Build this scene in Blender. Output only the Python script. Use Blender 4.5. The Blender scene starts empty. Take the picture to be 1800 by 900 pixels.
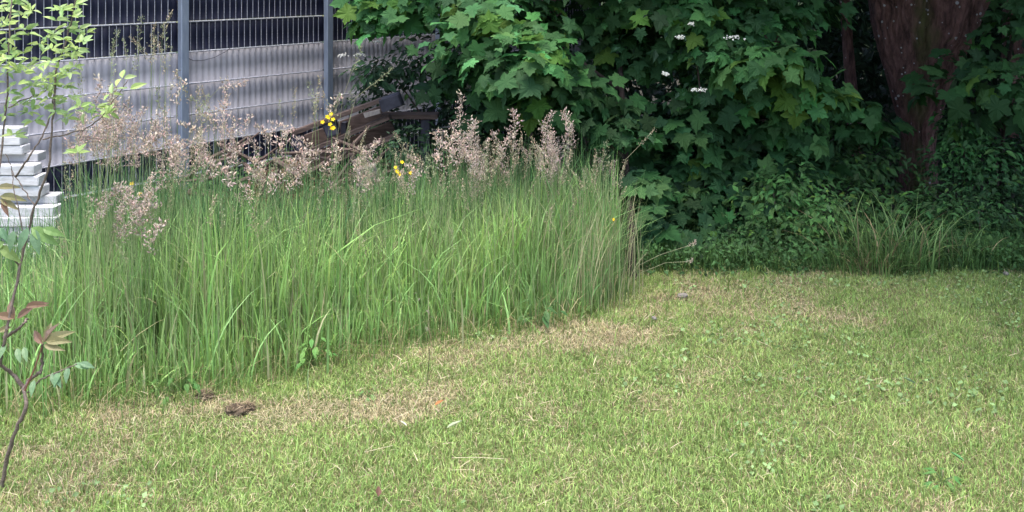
import bpy, math, random
import numpy as np
from mathutils import Vector, Matrix, Euler

random.seed(7)
rng = np.random.default_rng(11)
SC = bpy.context.scene
COL = SC.collection

# ------------------------------------------------------------------ camera, sky, sun, exposure
F = 1830.0          # focal length in photograph pixels
HY = -45.0          # row of the horizon (above the frame)
EYE = 1.5
cam_d = bpy.data.cameras.new('camera')
cam_d.sensor_width = 36.0
cam_d.lens = F / 1800.0 * 36.0
cam_d.shift_y = -(450.0 - HY) / 1800.0
cam_d.clip_start = 0.05
cam_d.clip_end = 1000.0
cam = bpy.data.objects.new('camera', cam_d)
COL.objects.link(cam)
cam.location = (0, 0, EYE)
cam.rotation_euler = (math.radians(90), 0, 0)
SC.camera = cam

SUN_EL, SUN_AZ = math.radians(78), math.radians(-160)   # azimuth clockwise from +Y: behind the camera, to the left
w = bpy.data.worlds.new('World')
SC.world = w
w.use_nodes = True
nt = w.node_tree
sky = nt.nodes.new('ShaderNodeTexSky')
sky.sky_type = 'NISHITA'
sky.sun_disc = False
sky.sun_elevation = SUN_EL
sky.sun_rotation = SUN_AZ
sky.air_density = 1.0
sky.dust_density = 4.0
sky.ozone_density = 1.0
bg = nt.nodes['Background']
bg.inputs['Strength'].default_value = 0.15
nt.links.new(sky.outputs[0], bg.inputs[0])
sun_d = bpy.data.lights.new('sun', 'SUN')
sun_d.energy = 1.05
sun_d.angle = math.radians(30)
sun_d.color = (1.0, 0.96, 0.9)
sun = bpy.data.objects.new('sun', sun_d)
COL.objects.link(sun)
d = Vector((math.sin(SUN_AZ) * math.cos(SUN_EL), math.cos(SUN_AZ) * math.cos(SUN_EL), math.sin(SUN_EL)))
sun.rotation_euler = d.to_track_quat('Z', 'Y').to_euler()
sun.location = d * 20
vs = SC.view_settings
vs.view_transform = 'Standard'
vs.look = 'None'
vs.gamma = 1.0
vs.exposure = 1.92
SC.cycles.max_bounces = 6
SC.cycles.transparent_max_bounces = 4
SC.cycles.transmission_bounces = 4

# ------------------------------------------------------------------ helpers
def P(px, py, Z):
    """point at depth Z that the photograph shows at column px, row py"""
    return np.array([(px - 900.0) / F * Z, Z, EYE - (py - HY) / F * Z])

def G(px, py):
    Z = EYE * F / (py - HY)
    return np.array([(px - 900.0) / F * Z, Z, 0.0])

def V2(p):
    return Vector((float(p[0]), float(p[1]), float(p[2])))

def set_props(o, label=None, cat=None, group=None, kind=None):
    if label: o['label'] = label
    if cat: o['category'] = cat
    if group: o['group'] = group
    if kind: o['kind'] = kind
    return o

def link(name, me, parent=None):
    o = bpy.data.objects.new(name, me)
    COL.objects.link(o)
    if parent is not None:
        o.parent = parent
    return o

def thing(name, label, cat, loc=(0, 0, 0), rz=0.0, group=None):
    o = bpy.data.objects.new(name, None)
    COL.objects.link(o)
    o.location = loc
    o.rotation_euler = (0, 0, rz)
    o.empty_display_size = 0.1
    o['label'] = label
    o['category'] = cat
    if group: o['group'] = group
    return o

def mesh(name, V, T, mat, col=None, smooth=False, origin=None):
    """triangle mesh straight from arrays; col = per-vertex colour (own colour of the thing)"""
    V = np.asarray(V, np.float32)
    T = np.asarray(T, np.int32)
    if origin is not None:
        V = V - np.asarray(origin, np.float32)
    me = bpy.data.meshes.new(name)
    me.vertices.add(len(V))
    me.vertices.foreach_set('co', V.ravel())
    me.loops.add(T.size)
    me.loops.foreach_set('vertex_index', T.ravel())
    me.polygons.add(len(T))
    me.polygons.foreach_set('loop_start', np.arange(0, T.size, 3, dtype=np.int32))
    me.polygons.foreach_set('loop_total', np.full(len(T), 3, np.int32))
    me.polygons.foreach_set('use_smooth', np.full(len(T), bool(smooth)))
    if col is not None:
        a = me.color_attributes.new('Col', 'FLOAT_COLOR', 'POINT')
        c = np.ones((len(V), 4), np.float32)
        c[:, :3] = col
        a.data.foreach_set('color', c.ravel())
    me.update()
    me.validate()
    me.materials.append(mat)
    return me

class MB:
    """collects boxes and tubes into one mesh"""
    def __init__(s):
        s.V, s.T, s.n = [], [], 0
    def add(s, V, T):
        s.V.append(np.asarray(V, float)); s.T.append(np.asarray(T, int) + s.n); s.n += len(V)
        return s
    def box(s, c, size, R=None, jit=0.0):
        c = np.asarray(c, float)
        h = np.asarray(size, float) / 2
        b = min(h) * 0.18
        pts = []
        for sx in (-1, 1):
            for sy in (-1, 1):
                for sz in (-1, 1):
                    for k in range(3):
                        q = h * [sx, sy, sz]
                        for m in range(3):
                            if m != k: q[m] -= b * [sx, sy, sz][m]
                        pts.append(q)
        pts = np.array(pts) + (rng.normal(0, jit, (24, 3)) if jit else 0)
        def ix(sx, sy, sz, k): return ((((sx > 0) * 2 + (sy > 0)) * 2 + (sz > 0)) * 3 + k)
        T = []
        def quad(a, b_, c_, d_): T.append((a, b_, c_)); T.append((a, c_, d_))
        for k in range(3):
            for sg in (-1, 1):
                o = [(-1, -1), (1, -1), (1, 1), (-1, 1)]
                q = []
                for u, v in o:
                    s3 = [0, 0, 0]; s3[k] = sg; s3[(k + 1) % 3] = u; s3[(k + 2) % 3] = v
                    q.append(ix(*s3, k))
                if sg < 0: q = q[::-1]
                quad(*q)
        for k in range(3):                       # edges along axis k
            a1, a2 = (k + 1) % 3, (k + 2) % 3
            for s1 in (-1, 1):
                for s2 in (-1, 1):
                    lo = [0, 0, 0]; lo[k] = -1; lo[a1] = s1; lo[a2] = s2
                    hi = list(lo); hi[k] = 1
                    q = [ix(*lo, a1), ix(*hi, a1), ix(*hi, a2), ix(*lo, a2)]
                    if s1 * s2 > 0: q = q[::-1]
                    quad(*q)
        for sx in (-1, 1):
            for sy in (-1, 1):
                for sz in (-1, 1):
                    t = (ix(sx, sy, sz, 0), ix(sx, sy, sz, 1), ix(sx, sy, sz, 2))
                    T.append(t if sx * sy * sz > 0 else t[::-1])
        if R is not None:
            pts = pts @ np.asarray(R).T
        return s.add(pts + c, T)
    def tube(s, pts, rad, n=6, cap=True):
        pts = np.asarray(pts, float)
        rad = np.broadcast_to(np.asarray(rad, float), (len(pts),))
        tang = np.gradient(pts, axis=0)
        tang /= np.linalg.norm(tang, axis=1)[:, None] + 1e-9
        ref = np.array([0, 0, 1.0]) if abs(tang[0][2]) < 0.9 else np.array([1.0, 0, 0])
        V = []
        a = np.linspace(0, 2 * np.pi, n, endpoint=False)
        for p, t, r in zip(pts, tang, rad):
            u = np.cross(t, ref); u /= np.linalg.norm(u) + 1e-9
            v = np.cross(t, u)
            ref = np.cross(u, t)
            V.append(p + r * (np.cos(a)[:, None] * u + np.sin(a)[:, None] * v))
        V = np.concatenate(V)
        T = []
        for i in range(len(pts) - 1):
            for j in range(n):
                k = (j + 1) % n
                A, B, C_, D = i * n + j, i * n + k, (i + 1) * n + k, (i + 1) * n + j
                T += [(A, B, C_), (A, C_, D)]
        if cap:
            L = (len(pts) - 1) * n
            for j in range(1, n - 1):
                T.append((0, j + 1, j)); T.append((L, L + j, L + j + 1))
        return s.add(V, T)
    def build(s, name, mat, parent=None, col=None, smooth=False, origin=None):
        V = np.concatenate(s.V); T = np.concatenate(s.T)
        return link(name, mesh(name, V, T, mat, col, smooth, origin), parent)

def vnoise(x, y, scale, seed):
    """smooth value noise, 0..1"""
    r = np.random.default_rng(seed)
    L = r.random((256, 256))
    x = np.asarray(x) * scale + 57.3; y = np.asarray(y) * scale + 31.7
    xi, yi = np.floor(x).astype(int), np.floor(y).astype(int)
    fx, fy = x - xi, y - yi
    fx = fx * fx * (3 - 2 * fx); fy = fy * fy * (3 - 2 * fy)
    g = lambda a, b: L[a % 256, b % 256]
    return (g(xi, yi) * (1 - fx) + g(xi + 1, yi) * fx) * (1 - fy) + (g(xi, yi + 1) * (1 - fx) + g(xi + 1, yi + 1) * fx) * fy

def fbm(x, y, scale, seed):
    return 0.5 * vnoise(x, y, scale, seed) + 0.3 * vnoise(x, y, scale * 2.1, seed + 1) + 0.2 * vnoise(x, y, scale * 4.3, seed + 2)

def blades(base, h, wid, ang, lean, nseg=3, colb=None, colt=None, curl=None, twist=None):
    """ribbons: base (N,3), height, width, bend direction, sideways reach as a fraction of the height"""
    N = len(base)
    base = np.asarray(base, float)
    t = np.linspace(0, 1, nseg + 1)
    dirx, diry = np.cos(ang), np.sin(ang)
    tw = rng.uniform(-0.9, 0.9, N) if twist is None else twist
    wx, wy = np.cos(ang + np.pi / 2 + tw), np.sin(ang + np.pi / 2 + tw)
    curl = np.full(N, 2.0) if curl is None else curl
    V = np.zeros((N, 2 * nseg + 1, 3), np.float32)
    C = np.zeros((N, 2 * nseg + 1, 3), np.float32)
    for i, ti in enumerate(t):
        r = lean * h * ti ** curl
        zz = h * (ti - 0.35 * np.clip(lean, 0, 1.6) * ti ** (curl + 1))
        c = np.stack([base[:, 0] + dirx * r, base[:, 1] + diry * r, base[:, 2] + zz], 1)
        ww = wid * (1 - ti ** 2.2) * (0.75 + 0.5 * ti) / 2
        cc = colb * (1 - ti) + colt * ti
        if i < nseg:
            off = np.stack([wx * ww, wy * ww, np.zeros(N)], 1)
            V[:, 2 * i] = c - off; V[:, 2 * i + 1] = c + off
            C[:, 2 * i] = cc; C[:, 2 * i + 1] = cc
        else:
            V[:, 2 * i] = c; C[:, 2 * i] = cc
    T1 = []
    for i in range(nseg - 1):
        a = 2 * i
        T1 += [(a, a + 1, a + 3), (a, a + 3, a + 2)]
    a = 2 * (nseg - 1)
    T1.append((a, a + 1, a + 2))
    T1 = np.array(T1)
    T = (T1[None] + (np.arange(N) * (2 * nseg + 1))[:, None, None]).reshape(-1, 3)
    return V.reshape(-1, 3), T, C.reshape(-1, 3)

def join(parts):
    V, T, C, n = [], [], [], 0
    for v, t, c in parts:
        V.append(v); T.append(t + n); C.append(c); n += len(v)
    return np.concatenate(V), np.concatenate(T), np.concatenate(C)

def norm(a):
    return a / (np.linalg.norm(a, axis=-1, keepdims=True) + 1e-9)

def frames(nrm, tip):
    """rotation matrices: local Z = normal, local Y = tip direction"""
    z = norm(nrm)
    y = norm(tip - (tip * z).sum(-1, keepdims=True) * z)
    x = np.cross(y, z)
    return np.stack([x, y, z], -1)

def scatter(tV, tT, pos, R, sc, col):
    N = len(pos)
    V = np.einsum('nij,kj->nki', R, tV) * sc[:, None, None] + pos[:, None, :]
    T = (tT[None] + (np.arange(N) * len(tV))[:, None, None]).reshape(-1, 3)
    C = np.repeat(col[:, None, :], len(tV), 1)
    return V.reshape(-1, 3), T, C.reshape(-1, 3)

# ------------------------------------------------------------------ materials
def new_mat(name):
    m = bpy.data.materials.new(name)
    m.use_nodes = True
    n = m.node_tree.nodes; l = m.node_tree.links
    return m, n, l, n['Principled BSDF'], n['Material Output']

def leaf_mat(name, rough=0.5, trans=0.35, spec=0.35, gain=1.0, tint=None, noise_scale=40.0, noise_amt=0.25):
    m, n, l, b, out = new_mat(name)
    at = n.new('ShaderNodeAttribute'); at.attribute_name = 'Col'
    tc = n.new('ShaderNodeTexCoord')
    no = n.new('ShaderNodeTexNoise'); no.inputs['Scale'].default_value = noise_scale; no.inputs['Detail'].default_value = 3
    l.new(tc.outputs['Object'], no.inputs['Vector'])
    mr = n.new('ShaderNodeMapRange'); mr.inputs['From Min'].default_value = 0.3; mr.inputs['From Max'].default_value = 0.7
    mr.inputs['To Min'].default_value = gain * (1 - noise_amt); mr.inputs['To Max'].default_value = gain * (1 + noise_amt)
    l.new(no.outputs['Fac'], mr.inputs['Value'])
    oi = n.new('ShaderNodeObjectInfo')
    hs = n.new('ShaderNodeHueSaturation')
    mr2 = n.new('ShaderNodeMapRange'); mr2.inputs['To Min'].default_value = 0.485; mr2.inputs['To Max'].default_value = 0.515
    l.new(oi.outputs['Random'], mr2.inputs['Value'])
    l.new(mr2.outputs[0], hs.inputs['Hue'])
    l.new(mr.outputs[0], hs.inputs['Value'])
    l.new(at.outputs['Color'], hs.inputs['Color'])
    l.new(hs.outputs[0], b.inputs['Base Color'])
    b.inputs['Roughness'].default_value = rough
    b.inputs['Specular IOR Level'].default_value = spec
    tr = n.new('ShaderNodeBsdfTranslucent')
    h2 = n.new('ShaderNodeHueSaturation'); h2.inputs['Hue'].default_value = 0.485; h2.inputs['Value'].default_value = 1.3
    l.new(hs.outputs[0], h2.inputs['Color'])
    l.new(h2.outputs[0], tr.inputs['Color'])
    mx = n.new('ShaderNodeMixShader'); mx.inputs[0].default_value = trans
    l.new(b.outputs[0], mx.inputs[1]); l.new(tr.outputs[0], mx.inputs[2])
    l.new(mx.outputs[0], out.inputs['Surface'])
    return m

def plain_mat(name, c1, c2, scale=20, rough=0.7, bump=0.3, bscale=None, metal=0.0, stretch=(1, 1, 1), detail=6, bdist=0.005, spec=0.4, coords='Object'):
    m, n, l, b, out = new_mat(name)
    tc = n.new('ShaderNodeTexCoord')
    mp = n.new('ShaderNodeMapping'); mp.inputs['Scale'].default_value = stretch
    l.new(tc.outputs[coords], mp.inputs['Vector'])
    no = n.new('ShaderNodeTexNoise'); no.inputs['Scale'].default_value = scale; no.inputs['Detail'].default_value = detail
    no.inputs['Roughness'].default_value = 0.65
    l.new(mp.outputs[0], no.inputs['Vector'])
    cr = n.new('ShaderNodeValToRGB')
    cr.color_ramp.elements[0].position = 0.32; cr.color_ramp.elements[1].position = 0.7
    cr.color_ramp.elements[0].color = (*c1, 1); cr.color_ramp.elements[1].color = (*c2, 1)
    l.new(no.outputs['Fac'], cr.inputs['Fac'])
    l.new(cr.outputs[0], b.inputs['Base Color'])
    b.inputs['Roughness'].default_value = rough
    b.inputs['Metallic'].default_value = metal
    b.inputs['Specular IOR Level'].default_value = spec
    n2 = n.new('ShaderNodeTexNoise'); n2.inputs['Scale'].default_value = bscale or scale * 3; n2.inputs['Detail'].default_value = 8
    l.new(mp.outputs[0], n2.inputs['Vector'])
    bp = n.new('ShaderNodeBump'); bp.inputs['Strength'].default_value = bump; bp.inputs['Distance'].default_value = bdist
    l.new(n2.outputs['Fac'], bp.inputs['Height']); l.new(bp.outputs[0], b.inputs['Normal'])
    return m

M = {}
M['lawn_blade'] = leaf_mat('lawn_blade', 0.6, 0.3, 0.25, noise_scale=6, noise_amt=0.12)
M['tall_blade'] = leaf_mat('tall_blade', 0.5, 0.35, 0.35, noise_scale=4, noise_amt=0.12)
M['seed'] = leaf_mat('seed', 0.7, 0.3, 0.2, noise_scale=60, noise_amt=0.2)
M['maple_leaf'] = leaf_mat('maple_leaf', 0.65, 0.32, 0.15, noise_scale=30, noise_amt=0.15)
M['dull_leaf'] = leaf_mat('dull_leaf', 0.6, 0.2, 0.2, noise_scale=10, noise_amt=0.25)
M['young_leaf'] = leaf_mat('young_leaf', 0.45, 0.35, 0.4, noise_scale=30, noise_amt=0.12)
M['petal'] = leaf_mat('petal', 0.6, 0.3, 0.2, noise_scale=60, noise_amt=0.06)
M['soil'] = plain_mat('soil', (0.02, 0.016, 0.010), (0.05, 0.045, 0.025), 14, 0.95, 0.8, 60, bdist=0.01)
M['clod'] = plain_mat('clod', (0.04, 0.03, 0.018), (0.14, 0.105, 0.07), 60, 0.95, 1.0, 140, bdist=0.006)
M['post_metal'] = plain_mat('post_metal', (0.20, 0.24, 0.32), (0.29, 0.345, 0.43), 26, 0.5, 0.25, 90, metal=0.35, stretch=(1, 1, 0.25), bdist=0.001)
M['wire_metal'] = plain_mat('wire_metal', (0.3, 0.31, 0.36), (0.62, 0.62, 0.68), 70, 0.45, 0.5, 150, metal=0.4, bdist=0.002)
M['dark_strip'] = plain_mat('dark_strip', (0.004, 0.006, 0.018), (0.010, 0.012, 0.032), 9, 0.5, 0.15, 60, stretch=(1, 1, 0.3), bdist=0.001)
M['grey_strip'] = plain_mat('grey_strip', (0.23, 0.23, 0.26), (0.34, 0.335, 0.365), 6, 0.55, 0.1, 60, stretch=(1.5, 1.5, 0.5), bdist=0.001)
M['white_block'] = plain_mat('white_block', (0.36, 0.36, 0.36), (0.64, 0.64, 0.66), 12, 0.7, 0.3, 70, stretch=(1, 1, 4), bdist=0.002)
M['shade_grey'] = plain_mat('shade_grey', (0.3, 0.3, 0.32), (0.42, 0.42, 0.43), 12, 0.85, 0.3, 70)
M['old_wood'] = plain_mat('old_wood', (0.04, 0.025, 0.02), (0.13, 0.09, 0.075), 10, 0.85, 0.6, 30, stretch=(1, 6, 6), bdist=0.003)
M['grey_wood'] = plain_mat('grey_wood', (0.14, 0.12, 0.105), (0.27, 0.24, 0.22), 12, 0.85, 0.5, 30, stretch=(4, 4, 1), bdist=0.003)
M['dark_wood'] = plain_mat('dark_wood', (0.02, 0.02, 0.03), (0.05, 0.048, 0.065), 14, 0.7, 0.4, 50)
M['young_bark'] = plain_mat('young_bark', (0.07, 0.055, 0.042), (0.22, 0.17, 0.14), 120, 0.85, 0.8, 300, bdist=0.001)
M['maple_bark'] = plain_mat('maple_bark', (0.012, 0.008, 0.007), (0.042, 0.028, 0.024), 40, 0.9, 0.6, 120, stretch=(1, 1, .3), bdist=0.003)
M['twig'] = plain_mat('twig', (0.04, 0.03, 0.024), (0.11, 0.08, 0.065), 50, 0.85, 0.5, 150, bdist=0.001)
M['wood_floor'] = plain_mat('wood_floor', (0.010, 0.022, 0.008), (0.03, 0.05, 0.018), 3, 0.95, 0.8, 12, bdist=0.1)
M['stone'] = plain_mat('stone', (0.12, 0.11, 0.095), (0.26, 0.24, 0.21), 30, 0.85, 0.5, 90)
M['dry_leaf'] = leaf_mat('dry_leaf', 0.8, 0.15, 0.15, noise_scale=30, noise_amt=0.3)

def bark_mat():
    m, n, l, b, out = new_mat('bark')
    tc = n.new('ShaderNodeTexCoord')
    mp = n.new('ShaderNodeMapping'); mp.inputs['Scale'].default_value = (1, 1, 0.28)
    l.new(tc.outputs['Object'], mp.inputs[0])
    n1 = n.new('ShaderNodeTexNoise'); n1.inputs['Scale'].default_value = 22; n1.inputs['Detail'].default_value = 10; n1.inputs['Roughness'].default_value = 0.7
    l.new(mp.outputs[0], n1.inputs['Vector'])
    cr = n.new('ShaderNodeValToRGB')
    cr.color_ramp.elements[0].position = 0.36; cr.color_ramp.elements[0].color = (0.035, 0.014, 0.013, 1)
    cr.color_ramp.elements[1].position = 0.68; cr.color_ramp.elements[1].color = (0.25, 0.13, 0.12, 1)
    l.new(n1.outputs['Fac'], cr.inputs[0])
    # moss
    n2 = n.new('ShaderNodeTexNoise'); n2.inputs['Scale'].default_value = 3.2; n2.inputs['Detail'].default_value = 8
    l.new(tc.outputs['Object'], n2.inputs['Vector'])
    at = n.new('ShaderNodeAttribute'); at.attribute_name = 'Col'
    ad = n.new('ShaderNodeMath'); ad.operation = 'ADD'
    l.new(n2.outputs['Fac'], ad.inputs[0]); l.new(at.outputs['Fac'], ad.inputs[1])
    ms = n.new('ShaderNodeMapRange'); ms.inputs['From Min'].default_value = 0.85; ms.inputs['From Max'].default_value = 1.15
    l.new(ad.outputs[0], ms.inputs['Value'])
    mx = n.new('ShaderNodeMixRGB'); mx.inputs[2].default_value = (0.07, 0.078, 0.02, 1)
    l.new(ms.outputs[0], mx.inputs[0]); l.new(cr.outputs[0], mx.inputs[1])
    # lichen spots
    vo = n.new('ShaderNodeTexVoronoi'); vo.inputs['Scale'].default_value = 20; vo.inputs['Randomness'].default_value = 1
    l.new(tc.outputs['Object'], vo.inputs['Vector'])
    n3 = n.new('ShaderNodeTexNoise'); n3.inputs['Scale'].default_value = 5
    l.new(tc.outputs['Object'], n3.inputs['Vector'])
    m3 = n.new('ShaderNodeMapRange'); m3.inputs['From Min'].default_value = 0.38; m3.inputs['From Max'].default_value = 0.7
    m3.inputs['To Min'].default_value = 0.0; m3.inputs['To Max'].default_value = 0.27
    l.new(n3.outputs['Fac'], m3.inputs['Value'])
    lt = n.new('ShaderNodeMath'); lt.operation = 'LESS_THAN'
    l.new(vo.outputs['Distance'], lt.inputs[0]); l.new(m3.outputs[0], lt.inputs[1])
    mx2 = n.new('ShaderNodeMixRGB'); mx2.inputs[2].default_value = (0.42, 0.42, 0.45, 1)
    l.new(lt.outputs[0], mx2.inputs[0]); l.new(mx.outputs[0], mx2.inputs[1])
    l.new(mx2.outputs[0], b.inputs['Base Color'])
    b.inputs['Roughness'].default_value = 0.85
    bp = n.new('ShaderNodeBump'); bp.inputs['Strength'].default_value = 1.0; bp.inputs['Distance'].default_value = 0.05
    l.new(n1.outputs['Fac'], bp.inputs['Height']); l.new(bp.outputs[0], b.inputs['Normal'])
    return m
M['bark'] = bark_mat()

def ground_mat():
    m, n, l, b, out = new_mat('turf_ground')
    tc = n.new('ShaderNodeTexCoord')
    a = n.new('ShaderNodeTexNoise'); a.inputs['Scale'].default_value = 1.2; a.inputs['Detail'].default_value = 6
    c = n.new('ShaderNodeTexNoise'); c.inputs['Scale'].default_value = 90; c.inputs['Detail'].default_value = 6
    l.new(tc.outputs['Object'], a.inputs['Vector']); l.new(tc.outputs['Object'], c.inputs['Vector'])
    r1 = n.new('ShaderNodeValToRGB')
    r1.color_ramp.elements[0].position = 0.35; r1.color_ramp.elements[0].color = (0.06, 0.095, 0.025, 1)
    r1.color_ramp.elements[1].position = 0.65; r1.color_ramp.elements[1].color = (0.17, 0.15, 0.075, 1)
    l.new(c.outputs['Fac'], r1.inputs[0])
    r2 = n.new('ShaderNodeValToRGB')
    r2.color_ramp.elements[0].position = 0.4; r2.color_ramp.elements[0].color = (0.07, 0.1, 0.03, 1)
    r2.color_ramp.elements[1].position = 0.62; r2.color_ramp.elements[1].color = (0.2, 0.17, 0.1, 1)
    l.new(a.outputs['Fac'], r2.inputs[0])
    mx = n.new('ShaderNodeMixRGB'); mx.inputs[0].default_value = 0.5
    l.new(r1.outputs[0], mx.inputs[1]); l.new(r2.outputs[0], mx.inputs[2])
    l.new(mx.outputs[0], b.inputs['Base Color'])
    b.inputs['Roughness'].default_value = 0.95
    b.inputs['Specular IOR Level'].default_value = 0.1
    bp = n.new('ShaderNodeBump'); bp.inputs['Strength'].default_value = 1; bp.inputs['Distance'].default_value = 0.02
    l.new(c.outputs['Fac'], bp.inputs['Height']); l.new(bp.outputs[0], b.inputs['Normal'])
    return m
M['turf'] = ground_mat()

# ------------------------------------------------------------------ the ground
def sheet(name, x0, x1, y0, y1, z, nx, ny, mat, amp=0.0):
    X, Y = np.meshgrid(np.linspace(x0, x1, nx), np.linspace(y0, y1, ny))
    Zz = z + amp * (fbm(X, Y, 1.5, 5) - 0.5)
    V = np.stack([X, Y, Zz], -1).reshape(-1, 3)
    i = np.arange((ny - 1) * nx).reshape(ny - 1, nx)[:, :-1].ravel()
    T = np.concatenate([np.stack([i, i + 1, i + nx + 1], 1), np.stack([i, i + nx + 1, i + nx], 1)])
    o = link(name, mesh(name, V, T, mat, smooth=True))
    o['kind'] = 'structure'
    return o
sheet('ground', -120, 120, -60, 180, -0.03, 3, 3, M['turf'])
sheet('lawn_soil', -5, 7, 0.8, 5.7, 0.0, 60, 30, M['turf'], 0.02)
sheet('woodland_soil', -6, 9, 5.7, 16, -0.005, 40, 30, M['soil'], 0.05)

def bank():  # invented slope, blocks bright gaps showing through the wood
    X, Y = np.meshgrid(np.linspace(-14, 26, 40), np.linspace(15.5, 26, 20))
    Zz = -0.1 + 6.0 * np.clip((Y - 15.5) / 7, 0, 1) ** .8 * np.clip((X + 1) / 5, 0, 1) + fbm(X, Y, .6, 15) - .4
    i = np.arange(19 * 40).reshape(19, 40)[:, :-1].ravel()
    T = np.concatenate([np.stack([i, i + 1, i + 41], 1), np.stack([i, i + 41, i + 40], 1)])
    o = link('gap_blocking_bank', mesh('gap_blocking_bank', np.stack([X, Y, Zz], -1).reshape(-1, 3), T, M['wood_floor'], smooth=True))
    o['kind'] = 'structure'
bank()

# front edge of the tall grass, from photograph columns to ground depth
EDGE = [(-300, 745), (0, 715), (120, 705), (250, 690), (330, 690), (420, 668), (500, 655), (560, 635), (620, 618), (740, 596),
        (860, 578), (980, 558), (1060, 540), (1095, 512), (1115, 470), (1120, 300)]
ex = np.array([e[0] for e in EDGE], float)
ez = np.array([EYE * F / (e[1] - HY) for e in EDGE])
def zfront(px):
    return np.where(px > 1100, 99.0, np.interp(px, ex, ez))
LF = 4740.0
FDIR = np.array([0.5907, 0.8069]); FP = np.array([-500 / F * 7.2, 7.2])   # fence line
FN = np.array([FDIR[1], -FDIR[0]])                                        # towards the camera side
def fence_front(x, y):
    return (x - FP[0]) * FN[0] + (y - FP[1]) * FN[1]                       # > 0 on the camera side

# ------------------------------------------------------------------ mown grass
def dry_field(x, y):
    """where the turf itself is dry straw, 0..1 (patches at their real place on the ground)"""
    f = (fbm(x, y, 2.4, 21) - 0.5) * 1.2 + 0.04 + .5 * (vnoise(x, y, 9, 22) - .5)
    for px, py, sx, sy, a in [(430, 710, 230, 30, .7), (540, 735, 110, 22, .5), (880, 620, 220, 36, .6), (800, 690, 200, 28, .55), (1010, 572, 200, 26, .45),
                              (1200, 525, 110, 26, .75), (1380, 505, 130, 20, .55), (1360, 665, 130, 22, .5), (1150, 720, 120, 22, .4),
                              (700, 730, 120, 22, .5), (1720, 760, 50, 18, .4), (270, 880, 40, 12, .6), (1400, 560, 120, 24, .4), (1130, 590, 120, 30, .35), (200, 740, 100, 25, .3),
                              (1600, 640, 250, 60, -.35), (1450, 800, 500, 80, -.4), (1650, 520, 200, 25, -.3), (500, 850, 300, 50, -.25), (1700, 560, 150, 40, -.2)]:
        g = G(px, py); g1 = G(px + sx, py); gy = G(px, py - sy)
        rx, ry = abs(g1[0] - g[0]), abs(gy[1] - g[1])
        wob = 1 + 0.8 * (vnoise(x, y, 7, 33) - 0.5)
        f = f + .75 * a * np.exp(-(((x - g[0]) / rx) ** 2 + ((y - g[1]) / ry) ** 2) * wob)
    return np.clip(f, 0, 1)

def lawn_points(dens, y0, y1, margin):
    n = int(dens * (y1 - y0) * 8.0)
    x = rng.uniform(-3.2, 4.8, n); y = rng.uniform(y0, y1, n)
    px = x / y * F + 900
    keep = (np.abs(x) < 0.492 * y + margin) & (y < zfront(px) + 0.18)
    keep &= ~((y > 5.28 + 0.12 * vnoise(x, y * 0, 2, 8)) & (rng.random(n) < 0.93))
    return x[keep], y[keep]

def make_lawn():
    x, y = lawn_points(27000, 2.55, 5.6, 0.35)
    n = len(x)
    dry = dry_field(x, y)
    clump = vnoise(x, y, 11, 3); clump2 = vnoise(x, y, 26, 4)
    isdry = rng.random(n) < np.clip(dry * 1.15 + 0.16, 0, 0.93)
    h = (0.015 + 0.020 * clump * rng.random(n) + 0.012 * rng.random(n)) * (1 - 0.25 * dry)
    h *= np.where(rng.random(n) < 0.03, 1.7, 1.0)
    wid = rng.uniform(0.0022, 0.0048, n) * np.where(isdry, 0.7, 1.0)
    lean = rng.gamma(2.0, 0.25, n) + np.where(isdry, 0.35, 0)
    ang = rng.uniform(0, 2 * np.pi, n)
    tone = (vnoise(x, y, 3.0, 9) * 0.6 + vnoise(x, y, 9.0, 10) * 0.4)[:, None]
    g1 = np.array([0.17, 0.30, 0.08]); g2 = np.array([0.29, 0.41, 0.135])
    green = g1 * (1 - tone) + g2 * tone
    green = green * rng.uniform(0.6, 1.35, (n, 1)) * (1 + rng.normal(0, 0.06, (n, 3)))
    straw = np.array([0.49, 0.44, 0.26]) * rng.uniform(0.5, 1.25, (n, 1)) * (1 + rng.normal(0, 0.05, (n, 3)))
    c = np.where(isdry[:, None], straw, green)
    c = np.clip(c, 0.01, 0.7)
    base = np.stack([x, y, -0.004 + 0 * x], 1)
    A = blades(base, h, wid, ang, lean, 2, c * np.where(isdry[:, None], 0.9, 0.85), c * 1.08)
    # straw clippings lying on the turf
    m = 6000
    x, y = rng.uniform(-2.8, 3.2, m), rng.uniform(2.6, 5.5, m)
    k = (y < zfront(x / y * F + 900) + 0.1) & (rng.random(m) < dry_field(x, y) + 0.12)
    x, y = x[k], y[k]; m = len(x)
    c = np.array([0.55, 0.48, 0.33]) * rng.uniform(0.6, 1.2, (m, 1))
    B = blades(np.stack([x, y, rng.uniform(0.012, 0.035, m)], 1), rng.uniform(0.01, 0.02, m), rng.uniform(0.0018, 0.0035, m),
               rng.uniform(0, 6.28, m), rng.uniform(2, 5, m), 2, c, c, curl=np.full(m, 1.0))
    # longer leaves missed by the mower
    m = 700
    x, y = rng.uniform(-2.8, 3.2, m), rng.uniform(2.6, 5.4, m)
    k = y < zfront(x / y * F + 900); x, y = x[k], y[k]; m = len(x)
    c = np.array([0.16, 0.27, 0.07]) * rng.uniform(0.7, 1.3, (m, 1))
    C_ = blades(np.stack([x, y, 0 * x], 1), rng.uniform(0.05, 0.10, m), rng.uniform(0.003, 0.006, m), rng.uniform(0, 6.28, m),
                rng.uniform(0.1, 0.9, m), 3, c * 0.8, c * 1.1)
    V, T, C = join([A, B, C_])
    o = link('mown_grass', mesh('mown_grass', V, T, M['lawn_blade'], C))
    set_props(o, 'short mown lawn grass with pale dried straw patches', 'grass', kind='stuff')
make_lawn()

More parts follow.
